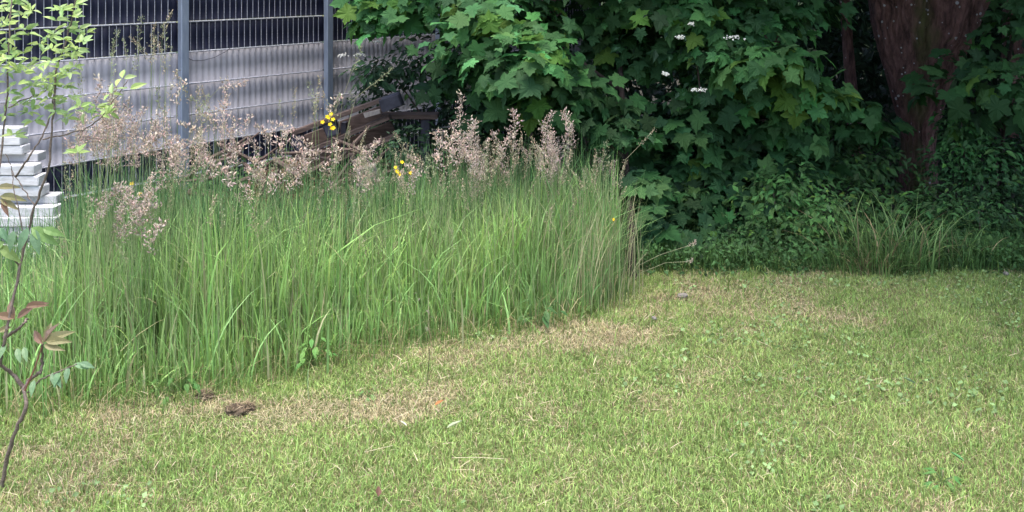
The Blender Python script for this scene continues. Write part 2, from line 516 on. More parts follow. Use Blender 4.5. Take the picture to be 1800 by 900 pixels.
# ovate leaf template (length 1 along +Y, folded along the midrib, tip drooping)
def ovate(w_=0.42, fold=0.10, droop=0.18, teeth=False):
    ys = [0, 0.18, 0.42, 0.7, 1.0]
    ws = [0.02, 0.75, 1.0, 0.66, 0.0]
    V = []
    for y, s in zip(ys, ws):
        z = -droop * y * y
        if s == 0.0: V.append((0, y, z))
        else:
            V += [(-w_ / 2 * s, y, z + fold * s), (0, y, z), (w_ / 2 * s, y, z + fold * s)]
    T = []
    for i in range(3):
        a = 3 * i
        T += [(a, a + 1, a + 4), (a, a + 4, a + 3), (a + 1, a + 2, a + 5), (a + 1, a + 5, a + 4)]
    T += [(9, 10, 12), (10, 11, 12)]
    return np.array(V, float), np.array(T)

def ovate_low(w_=0.5, fold=0.1, droop=0.15):
    V = [(0, 0, 0), (-w_ / 2, 0.42, fold - droop * .2), (0, 0.5, -droop * .25), (w_ / 2, 0.42, fold - droop * .2), (0, 1, -droop)]
    return np.array(V, float), np.array([(0, 2, 1), (0, 3, 2), (1, 2, 4), (2, 3, 4)])

def maple(seed=0, fold=0.12, droop=0.3):
    r = np.random.default_rng(seed)
    half = [(.08, -.10), (.22, -.16), (.42, -.12), (.37, .03), (.35, .11), (.46, .16), (.50, .26), (.66, .38), (.52, .42), (.44, .50),
            (.29, .46), (.30, .56), (.23, .62), (.24, .72), (.12, .80)]
    R_ = [(x * r.uniform(.92, 1.08), y * r.uniform(.95, 1.05)) for x, y in half]
    L_ = [(-x * r.uniform(.92, 1.08), y * r.uniform(.95, 1.05)) for x, y in half][::-1]
    ring = [(0, 0)] + R_ + [(0, 1)] + L_
    V = [(0, .3, 0)] + [(x, y, fold * abs(x) * 1.0 - droop * (x * x * 0.8 + max(y - .3, 0) ** 2) + r.normal(0, .012)) for x, y in ring]
    n = len(ring)
    T = [(0, 1 + i, 1 + (i + 1) % n) for i in range(n)]
    V = np.array(V, float)
    return V, np.array(T)

# clover and other broad small leaves in the turf
def make_clover():
    n = 13000
    x, y = rng.uniform(-2.9, 3.4, n), rng.uniform(2.6, 5.4, n)
    k = (y < zfront(x / y * F + 900)) & (vnoise(x, y, 2.2, 77) + 0.4 * vnoise(x, y, 8, 78) > 0.90)
    x, y = x[k], y[k]; n = len(x)
    tV, tT = ovate_low(0.85, 0.08, 0.1)
    pos = np.stack([x, y, rng.uniform(0.008, 0.026, n)], 1)
    nr = norm(np.stack([rng.normal(0, .55, n), rng.normal(0, .55, n), np.ones(n)], 1))
    tp = rng.normal(0, 1, (n, 3)); tp[:, 2] = 0
    c = np.array([0.14, 0.235, 0.095]) * rng.uniform(0.7, 1.5, (n, 1))
    V, T, C = scatter(tV, tT, pos, frames(nr, tp), rng.uniform(0.010, 0.024, n), c)
    set_props(link('clover_leaves', mesh('clover_leaves', V, T, M['dull_leaf'], C)), 'small dark clover leaves spread through the mown lawn', 'clover', kind='stuff')
make_clover()

# ------------------------------------------------------------------ tall grass
TOP = [(-300, 470), (0, 455), (90, 430), (120, 372), (200, 345), (300, 335), (380, 340), (450, 362), (520, 362), (600, 338), (700, 328), (800, 322),
       (900, 312), (1000, 300), (1080, 290), (1120, 320)]
tx = np.array([t[0] for t in TOP], float); ty = np.array([t[1] for t in TOP], float)
def ztop(px, y):
    return EYE - (np.interp(px, tx, ty) - HY) / F * y

def tall_points(n, back=1.75, dmin=0.0):
    x = rng.uniform(-3.6, 0.75, n); y = rng.uniform(3.1, 7.6, n)
    px = x / y * F + 900
    zf = zfront(px)
    k = (y > zf + dmin + 0.06 * rng.normal(0, 1, n)) & (y < zf + back) & (fence_front(x, y) > 0.18) & (px > -260) & (px < 1088)
    k &= px < 1052 + 60 * vnoise(x * 0, y, 3, 49) + rng.normal(0, 14, n)
    k &= ~((px < 112) & (y > 5.15) & (px > -260))
    return x[k], y[k], px[k], zf[k]

def make_tall():
    parts = []
    # dense leaves
    x, y, px, zf = tall_points(92000)
    n = len(x)
    den = y - zf
    keep = rng.random(n) < np.where(den < 0.6, 1.0, 0.55)
    x, y, px, zf = x[keep], y[keep], px[keep], zf[keep]; n = len(x)
    lim = ztop(px, y) * rng.triangular(0.45, 0.95, 1.3, n) * (.80 + .45 * vnoise(x, y, 4.5, 47))
    nat = rng.uniform(0.25, 0.72, n) * (0.75 + 0.5 * vnoise(x, y, 2.2, 40))
    edge = np.clip((y - zf) / 0.25, 0.35, 1)
    h = np.clip(np.minimum(nat * edge, lim), 0.08, 0.8)
    tone = (0.55 * vnoise(x, y, 1.3, 41) + 0.45 * vnoise(x, y, 5, 42))[:, None]
    c = np.array([0.18, 0.335, 0.125]) * (1 - tone) + np.array([0.31, 0.46, 0.135]) * tone
    c = c * rng.uniform(0.65, 1.45, (n, 1)) * (1 + rng.normal(0, .06, (n, 3)))
    dk = rng.random(n) < 0.10
    c[dk] *= 0.55
    pale = rng.random(n) < 0.11
    c[pale] = np.array([0.36, 0.36, 0.20]) * rng.uniform(0.7, 1.2, (pale.sum(), 1))
    c = np.clip(c, 0.01, 0.6)
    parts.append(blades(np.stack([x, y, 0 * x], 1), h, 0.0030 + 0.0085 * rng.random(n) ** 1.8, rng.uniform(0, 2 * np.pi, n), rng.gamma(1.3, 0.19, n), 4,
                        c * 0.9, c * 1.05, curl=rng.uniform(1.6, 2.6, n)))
    # thin upright stems
    x, y, px, zf = tall_points(13000)
    n = len(x)
    h = np.clip((ztop(px, y) + rng.uniform(-0.05, 0.13, n)), 0.1, 0.95) * np.clip((y - zf) / 0.2, 0.6, 1)
    c = np.array([0.27, 0.34, 0.16]) * rng.uniform(0.7, 1.35, (n, 1))
    parts.append(blades(np.stack([x, y, 0 * x], 1), h, rng.uniform(0.0018, 0.003, n), rng.uniform(0, 2 * np.pi, n), rng.gamma(1.5, 0.06, n), 4, c * .9, c,
                        curl=np.full(n, 1.4)))
    # long arching leaves near the front
    x, y, px, zf = tall_points(5000, back=0.8)
    n = len(x)
    h = np.clip(rng.uniform(0.22, 0.5, n), 0, ztop(px, y))
    c = np.array([0.19, 0.33, 0.11]) * rng.uniform(0.8, 1.5, (n, 1))
    parts.append(blades(np.stack([x, y, 0 * x], 1), h, rng.uniform(0.004, 0.008, n), rng.uniform(0, 2 * np.pi, n), rng.uniform(0.2, 0.8, n), 6, c * .9, c * 1.1,
                        curl=rng.uniform(1.8, 3, n)))
    # bent and broken dead stems
    x, y, px, zf = tall_points(1800, back=0.8)
    n = len(x)
    c = np.array([0.48, 0.42, 0.25]) * rng.uniform(0.5, 1.15, (n, 1))
    h0 = np.clip(rng.uniform(0.05, 0.4, n), 0, ztop(px, y))
    parts.append(blades(np.stack([x, y, h0 * rng.random(n)], 1), rng.uniform(0.04, 0.2, n), rng.uniform(0.002, 0.005, n), rng.uniform(0, 2 * np.pi, n), rng.gamma(2, 0.6, n), 3, c, c,
                        curl=np.full(n, 1.1)))
    # deeper green leaves standing between the plumes
    x, y, px, zf = tall_points(14000, back=1.9, dmin=.5)
    n = len(x)
    h = np.clip(ztop(px, y) + rng.uniform(0.0, 0.28, n), 0.1, 0.8)
    c = np.array([0.085, 0.185, 0.065]) * rng.uniform(0.6, 1.4, (n, 1))
    parts.append(blades(np.stack([x, y, 0 * x], 1), h, rng.uniform(0.004, 0.0075, n), rng.uniform(0, 2 * np.pi, n), rng.gamma(1.6, 0.15, n), 5, c * .9, c,
                        curl=rng.uniform(1.8, 3, n)))
    # low fringe at the foot, mixed with straw
    x, y, px, zf = tall_points(60000, back=0.3, dmin=-0.13)
    n = len(x)
    c = np.where((rng.random(n) < 0.3)[:, None], np.array([0.36, 0.31, 0.17]), np.array([0.13, 0.23, 0.06])) * rng.uniform(0.6, 1.25, (n, 1))
    parts.append(blades(np.stack([x, y, 0 * x], 1), rng.uniform(0.04, 0.16, n), rng.uniform(0.0025, 0.0045, n), rng.uniform(0, 6.28, n), rng.gamma(2, 0.3, n), 3, c * .85, c * 1.1))
    # straw and stray blades of the right-hand corner that lean out over the lawn
    m = 260
    a = rng.uniform(0, 1, m)
    g = np.array([G(1000 + 100 * t, 552 - 45 * t) for t in a])
    c = np.where((rng.random(m) < 0.55)[:, None], np.array([0.42, 0.40, 0.24]), np.array([0.17, 0.27, 0.10])) * rng.uniform(0.7, 1.2, (m, 1))
    parts.append(blades(g + rng.normal(0, [0.08, 0.08, 0], (m, 3)), rng.uniform(0.2, 0.62, m), rng.uniform(0.0025, 0.0045, m), rng.normal(-0.25, 1.2, m),
                        rng.gamma(2, 0.09, m), 5, c * .9, c * 1.1))
    V, T, C = join(parts)
    set_props(link('tall_grass', mesh('tall_grass', V, T, M['tall_blade'], C)), 'uncut tall green meadow grass standing before the fence', 'grass', kind='stuff')
make_tall()

# seed heads: spikelets on branchlets
def panicle(seed, L=0.14, spread=0.035, nb=13, per=6, size=0.008, droop=0.0, col=(0.46, 0.36, 0.31)):
    """returns arrays for one head: base at the origin, growing along +Z, then nodding to +X by droop"""
    r = np.random.default_rng(seed)
    tV = np.array([(0, 0, 0), (-0.20, .45, .08), (0.20, .45, .08), (0, 1, 0), (0, .45, -.14)], float)
    tT = np.array([(0, 2, 1), (1, 2, 3), (0, 1, 4), (0, 4, 2), (1, 3, 4), (2, 4, 3)])
    pos, tip = [], []
    for b in range(nb):
        t = b / nb
        a = b * 2.4 + r.uniform(-.5, .5)
        reach = spread * (1 - t * 0.75) * r.uniform(.5, 1.15)
        for k in range(per):
            s = (k + 1) / per
            p = np.array([math.cos(a) * reach * s, math.sin(a) * reach * s, L * t + reach * 0.9 * s]) + r.normal(0, size * .45, 3)
            pos.append(p)
            tip.append(np.array([math.cos(a) * .6, math.sin(a) * .6, 1.0]) + r.normal(0, .45, 3))
    pos = np.array(pos); tip = np.array(tip)
    bp = []
    for b in range(nb):
        e = pos[b * per + per - 1]; bp.append((np.array([0, 0, L * b / nb]), e))
    bp.append((np.array([0, 0, 0.0]), np.array([0, 0, L])))
    bV, bT = [], []
    for i, (p0, p1) in enumerate(bp):
        w_ = np.array([.0006, .0004, 0]); bV += [p0 - w_, p0 + w_, p1 + w_ * .6, p1 - w_ * .6]; bT += [(4 * i, 4 * i + 1, 4 * i + 2), (4 * i, 4 * i + 2, 4 * i + 3)]
    bV = np.array(bV); bT = np.array(bT)
    bz = np.clip(bV[:, 2] / L, 0, 1.2); bV[:, 0] += droop * L * bz ** 2; bV[:, 2] -= droop * L * .5 * bz ** 2
    zz = np.clip(pos[:, 2] / L, 0, 1.2)
    pos[:, 0] += droop * L * zz ** 2; pos[:, 2] -= droop * L * 0.5 * zz ** 2
    n = len(pos)
    c = np.array(col) * r.uniform(.6, 1.35, (n, 1)) * (1 + r.normal(0, .05, (n, 3)))
    V, T, C = scatter(tV, tT, pos, frames(r.normal(0, 1, (n, 3)), tip), r.uniform(.5, 1.25, n) * size, c)
    return join([(V, T, C), (bV, bT, np.tile(np.array([.30, .29, .18]), (len(bV), 1)))])

PK = (0.48, 0.395, 0.335); TN = (0.40, 0.36, 0.24); CR = (0.52, 0.43, 0.37); GN = (0.26, 0.29, 0.17)
HEADS = [panicle(1, .17, .026, 18, 6, .015, 0.1, PK), panicle(2, .15, .034, 15, 6, .015, .35, PK), panicle(3, .13, .024, 13, 5, .017, .7, CR),
         panicle(4, .18, .012, 20, 3, .013, .25, TN), panicle(5, .15, .005, 22, 2, .013, .15, GN), panicle(6, .14, .034, 11, 5, .018, .5, CR)]

def stalk_curve(base, head, bend=0.0):
    base, head = np.asarray(base, float), np.asarray(head, float)
    t = np.linspace(0, 1, 6)[:, None]
    p = base + (head - base) * t
    side = np.array([head[0] - base[0], head[1] - base[1], 0])
    p[:, :2] -= (side[:2] * (t * (1 - t))) * 0.9
    return p

# head positions read from the photograph: column, row of the head's base, depth behind the grass edge, head kind, lean in columns
def scatter_heads():
    spots = []
    def zone(n, x0, x1, y0, y1, kinds, b0=0.15, b1=1.2):
        for _ in range(n):
            spots.append((random.uniform(x0, x1), random.triangular(y0, y1, (y0 + y1) / 2), random.uniform(b0, b1), random.choice(kinds)))
    zone(46, 130, 240, 215, 320, [0, 1, 0], .05, .7)
    zone(16, 195, 275, 230, 330, [0, 1, 5], .1, .9)
    zone(24, 160, 275, 320, 450, [1, 2, 0], .0, .4)
    zone(20, 280, 350, 250, 360, [1, 5, 3], .1, 1.1)
    zone(16, 350, 430, 215, 340, [2, 5, 0], .1, .9)
    zone(18, 430, 530, 255, 380, [2, 5, 3], .2, 1.2)
    zone(24, 530, 660, 235, 370, [2, 3, 5], .3, 1.3)
    zone(54, 620, 840, 250, 370, [3, 3, 4, 2, 1], .3, 1.4)
    zone(16, 780, 850, 235, 330, [0, 1, 5], .2, 1.1)
    zone(38, 830, 1010, 260, 360, [3, 4, 1, 0], .2, 1.3)
    zone(12, 930, 1000, 260, 320, [0, 1, 2], .3, 1.2)
    zone(30, 980, 1095, 290, 400, [4, 4, 3], .05, .8)
    zone(22, 100, 420, 160, 260, [4, 3], .3, 1.0)
    zone(14, 165, 300, 60, 150, [4, 3, 4], .3, .9)
    zone(14, 225, 430, 210, 330, [1, 5, 0], .3, 1.0)
    zone(9, 480, 620, 170, 250, [4, 3], .4, 1.2)
    zone(60, 100, 1080, 330, 480, [4, 3, 4], .0, .6)
    zone(90, 600, 1085, 285, 390, [3, 3, 4], .05, 1.0)
    zone(9, 830, 1010, 225, 300, [2, 1, 5], .2, 1.0)
    zone(40, 850, 1095, 260, 340, [3, 4, 3, 1], .1, .9)
    zone(14, 380, 560, 230, 320, [2, 5], .2, .9)
    zone(30, 280, 620, 300, 390, [3, 4, 2], .05, 1.0)
    parts = []
    for (px, py, b, k) in spots:
        if random.random() < .24: continue
        Z = float(zfront(np.array(px))) + b
        Z = min(Z, 7.0)
        hd = P(px, py, Z)
        if hd[2] > 1.25: hd[2] = 1.2
        if hd[2] < 0.25: continue
        bx = hd[0] + random.gauss(0, 0.05); by = Z + random.gauss(0, 0.05)
        V, T, C = HEADS[k]
        a = random.uniform(0, 6.28); s = random.uniform(0.55, 1.0)
        tl = random.gauss(0, .18)
        Rm = np.array(Euler((tl, random.gauss(0, .18), a)).to_matrix())
        parts.append(((V * s) @ Rm.T + hd, T, C * random.uniform(.8, 1.15)))
        m = MB().tube(stalk_curve((bx, by, 0), hd), np.linspace(0.0013, 0.0007, 6), 3, False)
        c = np.array([0.2, 0.26, 0.12]) * random.uniform(.8, 1.3)
        parts.append((m.V[0], m.T[0], np.tile(c, (len(m.V[0]), 1))))
        # rachis through the head
    V, T, C = join(parts)
    set_props(link('flowering_grass', mesh('flowering_grass', V, T, M['seed'], C)), 'mass of pinkish tan grass seed heads above the tall grass', 'grass', kind='stuff')
scatter_heads()

SINGLE = [  # px, py of head base, depth behind edge, kind, base column, label
    (170, 215, .35, 0, 178, 'tall pink plume of grass left of the young pale green shrub leaves'),
    (205, 225, .5, 1, 212, 'full pinkish grass plume at the left end of the grey fence strips'),
    (394, 205, .7, 0, 398, 'tallest cream grass plume, upright before the fence right of the left post'),
    (352, 255, .6, 2, 356, 'short cream grass plume beside the left fence post'),
    (310, 190, .8, 5, 320, 'small pink grass head overlapping the left fence post'),
    (490, 262, .7, 5, 470, 'cream grass plume nodding over the dark strip at the fence foot'),
    (405, 330, .2, 2, 408, 'low tan grass plume right of the left fence post'),
    (558, 200, .9, 3, 566, 'thin pale grass head touching the right fence post'),
    (582, 205, 1.0, 5, 585, 'loose pale grass head above the upper yellow flowers'),
    (535, 292, .6, 2, 548, 'cream bent grass head in front of the brown leaf heap'),
    (808, 225, .8, 0, 812, 'upright cream plume below the dark maple leaves, tallest of the middle'),
    (826, 262, .6, 1, 824, 'wide cream grass plume just right of the tallest middle plume'),
    (905, 240, .8, 1, 912, 'leaning pink plume before the dark gap under the maple'),
    (955, 270, .6, 0, 958, 'broadest pinkish plume near the right end of the tall grass'),
    (992, 262, .8, 2, 994, 'narrow pinkish plume beside the broad one at the right'),
    (240, 400, .15, 2, 244, 'pale low grass plume in the left front of the tall grass'),
    (262, 445, .05, 1, 262, 'lowest pinkish grass plume, drooping in front of green blades'),
    (1068, 300, .3, 4, 1060, 'green upright seed spike at the right corner of the tall grass'),
    (1040, 325, .5, 3, 1046, 'brownish narrow seed head second from the right corner'),
]
head_me = {}
for i, (px, py, b, k, bx, lab) in enumerate(SINGLE):
    Z = min(float(zfront(np.array(px))) + b, 6.8)
    hd = P(px, py, Z); base = np.array([P(bx, 0, Z)[0], Z, 0.0])
    t = thing('grass_stalk', lab, 'grass stalk', V2(base), group='single flowering grass stalks')
    MB().tube(stalk_curve((0, 0, 0), hd - base), np.linspace(0.0016, 0.0009, 6), 4).build('stem', M['tall_blade'], t, col=np.array([.2, .27, .12]))
    if k not in head_me:
        V, T, C = HEADS[k]
        head_me[k] = mesh('seed_head', V, T, M['seed'], C)
    o = link('seed_head', head_me[k], t)
    o.location = V2(hd - base); o.rotation_euler = (random.gauss(0, .1), random.gauss(0, .12), random.uniform(0, 6)); s = random.uniform(.95, 1.15); o.scale = (s, s, s)

# long bent culm in front of the left fence post, and the two green arching heads before the shrub
def bent_stalk(pts, Z, lab, k, r=0.0013, s=1.0, col=(.33, .33, .2)):
    base = P(*pts[0], Z); base[2] = 0
    p = [np.zeros(3)] + [P(a, b_, Z) - base for a, b_ in pts[1:]]
    t = thing('grass_stalk', lab, 'grass stalk', V2(base), group='single flowering grass stalks')
    MB().tube(p, np.linspace(r, r * .6, len(p)), 4).build('stem', M['tall_blade'], t, col=np.array(col))
    V, T, C = HEADS[k]
    if k not in head_me: head_me[k] = mesh('seed_head', V, T, M['seed'], C)
    o = link('seed_head', head_me[k], t)
    d_ = Vector(p[-1] - p[-2])
    o.location = Vector(p[-1]); o.rotation_euler = d_.to_track_quat('Z', 'Y').to_euler(); o.scale = (s, s, s)
bent_stalk([(318, 480), (325, 260), (352, 190), (385, 155), (400, 152)], 4.6, 'bent pale grass culm arching before the left fence post', 2, s=.8)
bent_stalk([(590, 470), (592, 250), (603, 170), (618, 128)], 5.2, 'tall green grass spike rising left of the white blossoms', 4, s=1.1)
bent_stalk([(600, 470), (604, 250), (625, 172), (650, 152)], 5.2, 'green grass spike arching right above the tilted pallet', 4, s=1.1)
bent_stalk([(1105, 500), (1120, 468), (1160, 448), (1210, 432)], 5.0, 'long low grass culm reaching right over the lawn edge', 2, s=.5)
bent_stalk([(1105, 505), (1125, 480), (1170, 462), (1205, 460)], 5.0, 'lowest grass culm leaning right at the lawn edge', 2, s=.45)
bent_stalk([(1095, 480), (1085, 330), (1100, 280), (1125, 255)], 5.1, 'arching green culm at the corner against the dark bushes', 3, s=.7)

# ------------------------------------------------------------------ broad-leaved weeds at the foot of the tall grass
def weed(px, py, n, size, hgt, lab, col=(0.10, 0.2, 0.06), spread=0.12, name='leafy_weed', kind_leaf=None):
    g = G(px, py)
    t = thing(name, lab, 'weed', V2(g))
    tV, tT = kind_leaf or ovate(0.5, .08, .25)
    me = mesh('leaf', tV, tT, M['dull_leaf'], np.array(col) * 1.0)
    m = MB()
    for i in range(n):
        a = i * 2.4 + random.uniform(-.4, .4)
        z = hgt * random.uniform(.25, 1); r = spread * random.uniform(.2, .8)
        p = Vector((math.cos(a) * r, math.sin(a) * r, z))
        m.tube([(0, 0, 0), (p.x * .4, p.y * .4, z * .6), tuple(p)], .0012, 4)
        o = link('leaf', me, t)
        nrm = np.array([[math.cos(a) * .4, math.sin(a) * .4 - .25, 1.0]]); tip = np.array([[math.cos(a), math.sin(a), random.uniform(-.2, .9)]])
        R = frames(nrm, tip)[0]
        s = size * random.uniform(.7, 1.2)
        o.matrix_local = Matrix.Translation(p) @ Matrix(R.tolist()).to_4x4() @ Matrix.Scale(s, 4)
    m.build('stem', M['tall_blade'], t, col=np.array([.1, .18, .06]))
weed(548, 648, 26, .034, .13, 'bushy broad-leaved weed at the foot of tall grass', (0.11, 0.24, .06), .10)
weed(318, 692, 14, .04, .08, 'low dark weed patch at the grass edge behind the clod', (0.07, 0.16, .04), .12)
weed(950, 575, 12, .05, .12, 'dark low weed at the tall grass edge near its right end', (0.06, 0.12, .04), .12)
weed(745, 600, 9, .022, .2, 'thin greyish weed standing upright at the grass edge', (0.13, 0.13, .09), .05)
weed(1655, 852, 10, .05, .035, 'flat rosette weed in the lawn at lower right', (0.08, 0.19, .05), .06, 'rosette_weed', ovate(0.3, .05, .15))
weed(645, 700, 6, .03, .03, 'tiny broad weed in the dry lawn strip', (0.12, 0.22, .07), .04, 'rosette_weed')

# yellow meadow flowers
def yellow_flower(px, py, Z, n, lab, size=.011):
    hd = P(px, py, Z); base = np.array([hd[0] + .02, Z, 0.0])
    t = thing('yellow_flower', lab, 'flower', V2(base), group='yellow meadow flowers')
    MB().tube(stalk_curve((0, 0, 0), hd - base), .0014, 4).build('stem', M['tall_blade'], t, col=np.array([.12, .22, .07]))
    tV, tT = ovate_low(.9, .2, -.15)
    for i in range(n):
        c = hd - base + np.array([random.gauss(0, .018), random.gauss(0, .014), random.gauss(0, .022)]) * (n > 1)
        k = 5
        a = np.arange(k) * 2 * np.pi / k
        tilt = np.array([0, -.8, .6])
        f = frames(tilt[None], np.array([[0, 0, 1.0]]))[0]
        tip = np.stack([np.cos(a), np.sin(a), 0 * a + .15], 1) @ f.T
        nr = np.tile(tilt, (k, 1)) + 0
        V, T, C = scatter(tV, tT, np.tile(c, (k, 1)), frames(nr, tip), np.full(k, size), np.tile([.8, .6, .02], (k, 1)))
        link('blossom', mesh('blossom', V, T, M['petal'], C), t)
yellow_flower(582, 214, 5.0, 9, 'cluster of yellow flowers in front of the tilted wooden pallet', .012)
yellow_flower(703, 303, 4.8, 6, 'small yellow flower cluster right of the grey board', .010)
yellow_flower(232, 323, 4.6, 1, 'single small yellow flower, upper of two on the left')
yellow_flower(246, 341, 4.6, 1, 'single small yellow flower, lower of two on the left')
yellow_flower(1078, 386, 4.9, 1, 'lone yellow flower at the right corner of the tall grass', .009)

# ------------------------------------------------------------------ fence
def fxy(s, off=0.0):
    q = FP + FDIR * s + FN * off
    return np.array([q[0], q[1]])
def s_of_px(px):
    # column -> distance along the fence line
    k = (px - 900.0) / F
    # FP.x + d.x s = k (FP.y + d.y s)
    return (k * FP[1] - FP[0]) / (FDIR[0] - k * FDIR[1])
S0, S1 = s_of_px(315), s_of_px(570)
PITCH = S1 - S0
RODS = [-0.035, 0.165, 0.366, 0.567, 0.772, 0.984, 1.185, 1.385, 1.585, 1.79]
ang_f = math.atan2(FDIR[1], FDIR[0])
RF = np.array([[math.cos(ang_f), -math.sin(ang_f), 0], [math.sin(ang_f), math.cos(ang_f), 0], [0, 0, 1]])
fence = thing('mesh_fence', 'metal mesh fence with dark and grey privacy strips behind tall grass', 'fence', (*fxy(S0), 0), ang_f)
PL = -2; PR = 4      # bays
def add_fence():
    post = MB().box((0, .045, .92), (.060, .045, 1.9)).build('post', M['post_metal'], fence).data
    # the frame's local Y points away from the camera, so the post stands at negative Y
    for k in range(PL, PR + 1):
        o = link('post', post, fence) if k != PL else [c for c in COL.objects if c.name.startswith('post')][0]
        o.location = (k * PITCH, -.09, 0)
        cap = link('post_cap', MB().box((k * PITCH, -.045, 1.878), (.072, .051, .018)).build('post_cap', M['post_metal'], None).data, None) if False else None
    nw = 26; sp = PITCH / 26
    # horizontal double rods, one bay long
    rodm = {}
    for zi, z in enumerate(RODS):
        for k in range(PL, PR):
            if zi not in rodm:
                m = MB()
                pts = [(x, -.0155, z + .0006 * math.sin(x * 90)) for x in np.linspace(.036, PITCH - .036, 60)]
                rr = .0050 + .0009 * rng.random(60)
                m.tube(pts, rr, 6)
                m.tube([(.036, .013, z), (PITCH - .036, .013, z)], .004, 6)
                rodm[zi] = mesh('rod', np.concatenate(m.V), np.concatenate(m.T), M['wire_metal'], smooth=True)
            o = link('rod', rodm[zi], fence); o.location = (k * PITCH, 0, 0)
    # vertical wires per bay: between two rods they pass either side of the woven strips
    wm = [MB().tube([(0, -.002, .976), (0, -.002, 1.187)], .0026, 5), MB().tube([(0, -.002, 1.18), (0, -.002, 1.80)], .0026, 5),
          MB().tube([(0, -.002, -.04), (0, -.002, .372)], .0026, 5)]
    wms = [mesh('wire', np.concatenate(m.V), np.concatenate(m.T), M['wire_metal']) for m in wm]
    for k in (PL + 1, PL + 2, PL + 3):
        for j in range(nw):
            for q, off in ((0, 0.75), (1, 0.25), (2, 0.5)):
                x = k * PITCH + (j + off) * sp
                if x < k * PITCH + .04 or x > (k + 1) * PITCH - .04: continue
                px = None
                o = link('wire', wms[q], fence); o.location = (x, 0, 0)
    # farther bays: wires joined
    m = MB()
    for k in [PL] + list(range(PL + 4, PR)):
        for j in range(nw):
            m.tube([(k * PITCH + (j + .5) * sp, -.002, -.04), (k * PITCH + (j + .5) * sp, -.002, 1.80)], .0026, 4)
    o = m.build('far_wires', M['wire_metal'], fence); o['kind'] = 'stuff'
    # strips: corrugated between the wires
    def strip(z0, z1, x0, x1, amp, yoff, mat, name, per=1.0, wob=0.0):
        nx = int((x1 - x0) / sp * 8) + 1
        xs = np.linspace(x0, x1, nx); zs = np.array([z0, (z0 + z1) / 2, z1])
        V = []
        for layer in (0, 1):
            for z in zs:
                yy = yoff + amp * np.cos(2 * np.pi * (xs / sp) * per) + layer * .0025
                zz = z + wob * np.sin(xs * 5.3 + z0 * 9) * (z == z1) + wob * .6 * (vnoise(xs, xs * 0, 9, 12) - .5) * (z == z1)
                V.append(np.stack([xs, yy, zz], 1))
        V = np.concatenate(V); T = []
        for layer in (0, 1):
            for r in range(2):
                for i in range(nx - 1):
                    a = (layer * 3 + r) * nx + i
                    q = [(a, a + 1, a + nx + 1), (a, a + nx + 1, a + nx)]
                    T += q if layer == 0 else [t[::-1] for t in q]
        for (r0, r1) in ((2, 5), (0, 3)):
            for i in range(nx - 1):
                a, b = r0 * nx + i, r1 * nx + i
                T += [(a, a + 1, b + 1), (a, b + 1, b)]
        return mesh(name, V, T, mat, smooth=True)
    g = .004
    for k in range(PL, PR):
        for zi in range(len(RODS) - 1):
            z0, z1 = RODS[zi] + .005, RODS[zi + 1] - .005
            grey = zi in (2, 3, 4)
            x0, x1 = k * PITCH + .001, (k + 1) * PITCH - .001
            if grey and zi in (2, 3):
                cut = k * PITCH + PITCH * .37          # the seam between two lengths
                segs = [(x0, cut - .003), (cut + .003, x1)]
            else:
                segs = [(x0, x1)]
            for (a, b) in segs:
                if grey:
                    me = strip(z0, z1, a, b, .0028, -.001 if zi < 4 else 0, M['grey_strip'], 'grey_strip')
                    nm = 'grey_strip'
                else:
                    me = strip(z0, z1, a, b, .0015, .014, M['dark_strip'], 'dark_strip')
                    nm = 'dark_strip'
                link(nm, me, fence)
    # loose wire tie
    MB().tube([(.05, -.022, .945), (.09, -.03, .925), (.16, -.03, .921), (.26, -.028, .935), (.36, -.024, .97), (.40, -.02, .99)], .0022, 5).build('tie_wire', M['dark_wood'], fence)
add_fence()

# ------------------------------------------------------------------ white stacked blocks at the left
def white_steps():
    base = G(40, 470)
    t = thing('slatted_stack', 'stepped white slatted stack with shadow-grey recesses at the left end of the fence', 'stack', (base[0], base[1], 0))
    Z = 5.35
    # rows: top y, bottom y, right column at top / bottom
    rows = [(432, 470, 112, 118), (364, 416, 90, 108), (290, 347, 58, 74), (225, 272, 30, 42)]
    for i, (yt, yb, xt, xb) in enumerate(rows):
        Zi = Z + i * .03
        zt, zb = P(0, yt, Zi)[2], max(P(0, yb, Zi)[2], 0.0)
        xr = P((xt + xb) / 2, 0, Zi)[0]
        xl = P(-190, 0, Zi)[0]
        for j in range(3):
            f0, f1 = j / 3, (j + 1) / 3
            za, zb2 = zb + (zt - zb) * f0 + .001, zb + (zt - zb) * f1 - .001
            xr2 = P(xb + (xt - xb) * (f0 + f1) / 2, 0, Zi)[0] + rng.normal(0, .004)
            b = MB().box(((xl + xr2) / 2 - base[0], Zi + .05 + rng.normal(0, .003) - base[1], (za + zb2) / 2), (xr2 - xl, .10, zb2 - za), jit=.0012)
            b.build('slat', M['white_block'], t)
        # recessed course above this one, its grey painted as the shadow gap
        if i < len(rows) - 1:
            zn = P(0, rows[i + 1][1], Z + (i + 1) * .03)[2]
            m = MB().box(((xl + xr) / 2 - base[0] - .02, Zi + .13 - base[1], (zt + zn) / 2), (xr - xl - .03, .10, max(zn - zt - .002, .02)))
            m.build('recess', M['shade_grey'], t)
        MB().box((xl + .4 - base[0], Zi + .13 - base[1], (zt + zb) / 2), (xr - xl - .5, .05, zt - zb)).build('backing', M['shade_grey'], t)
white_steps()

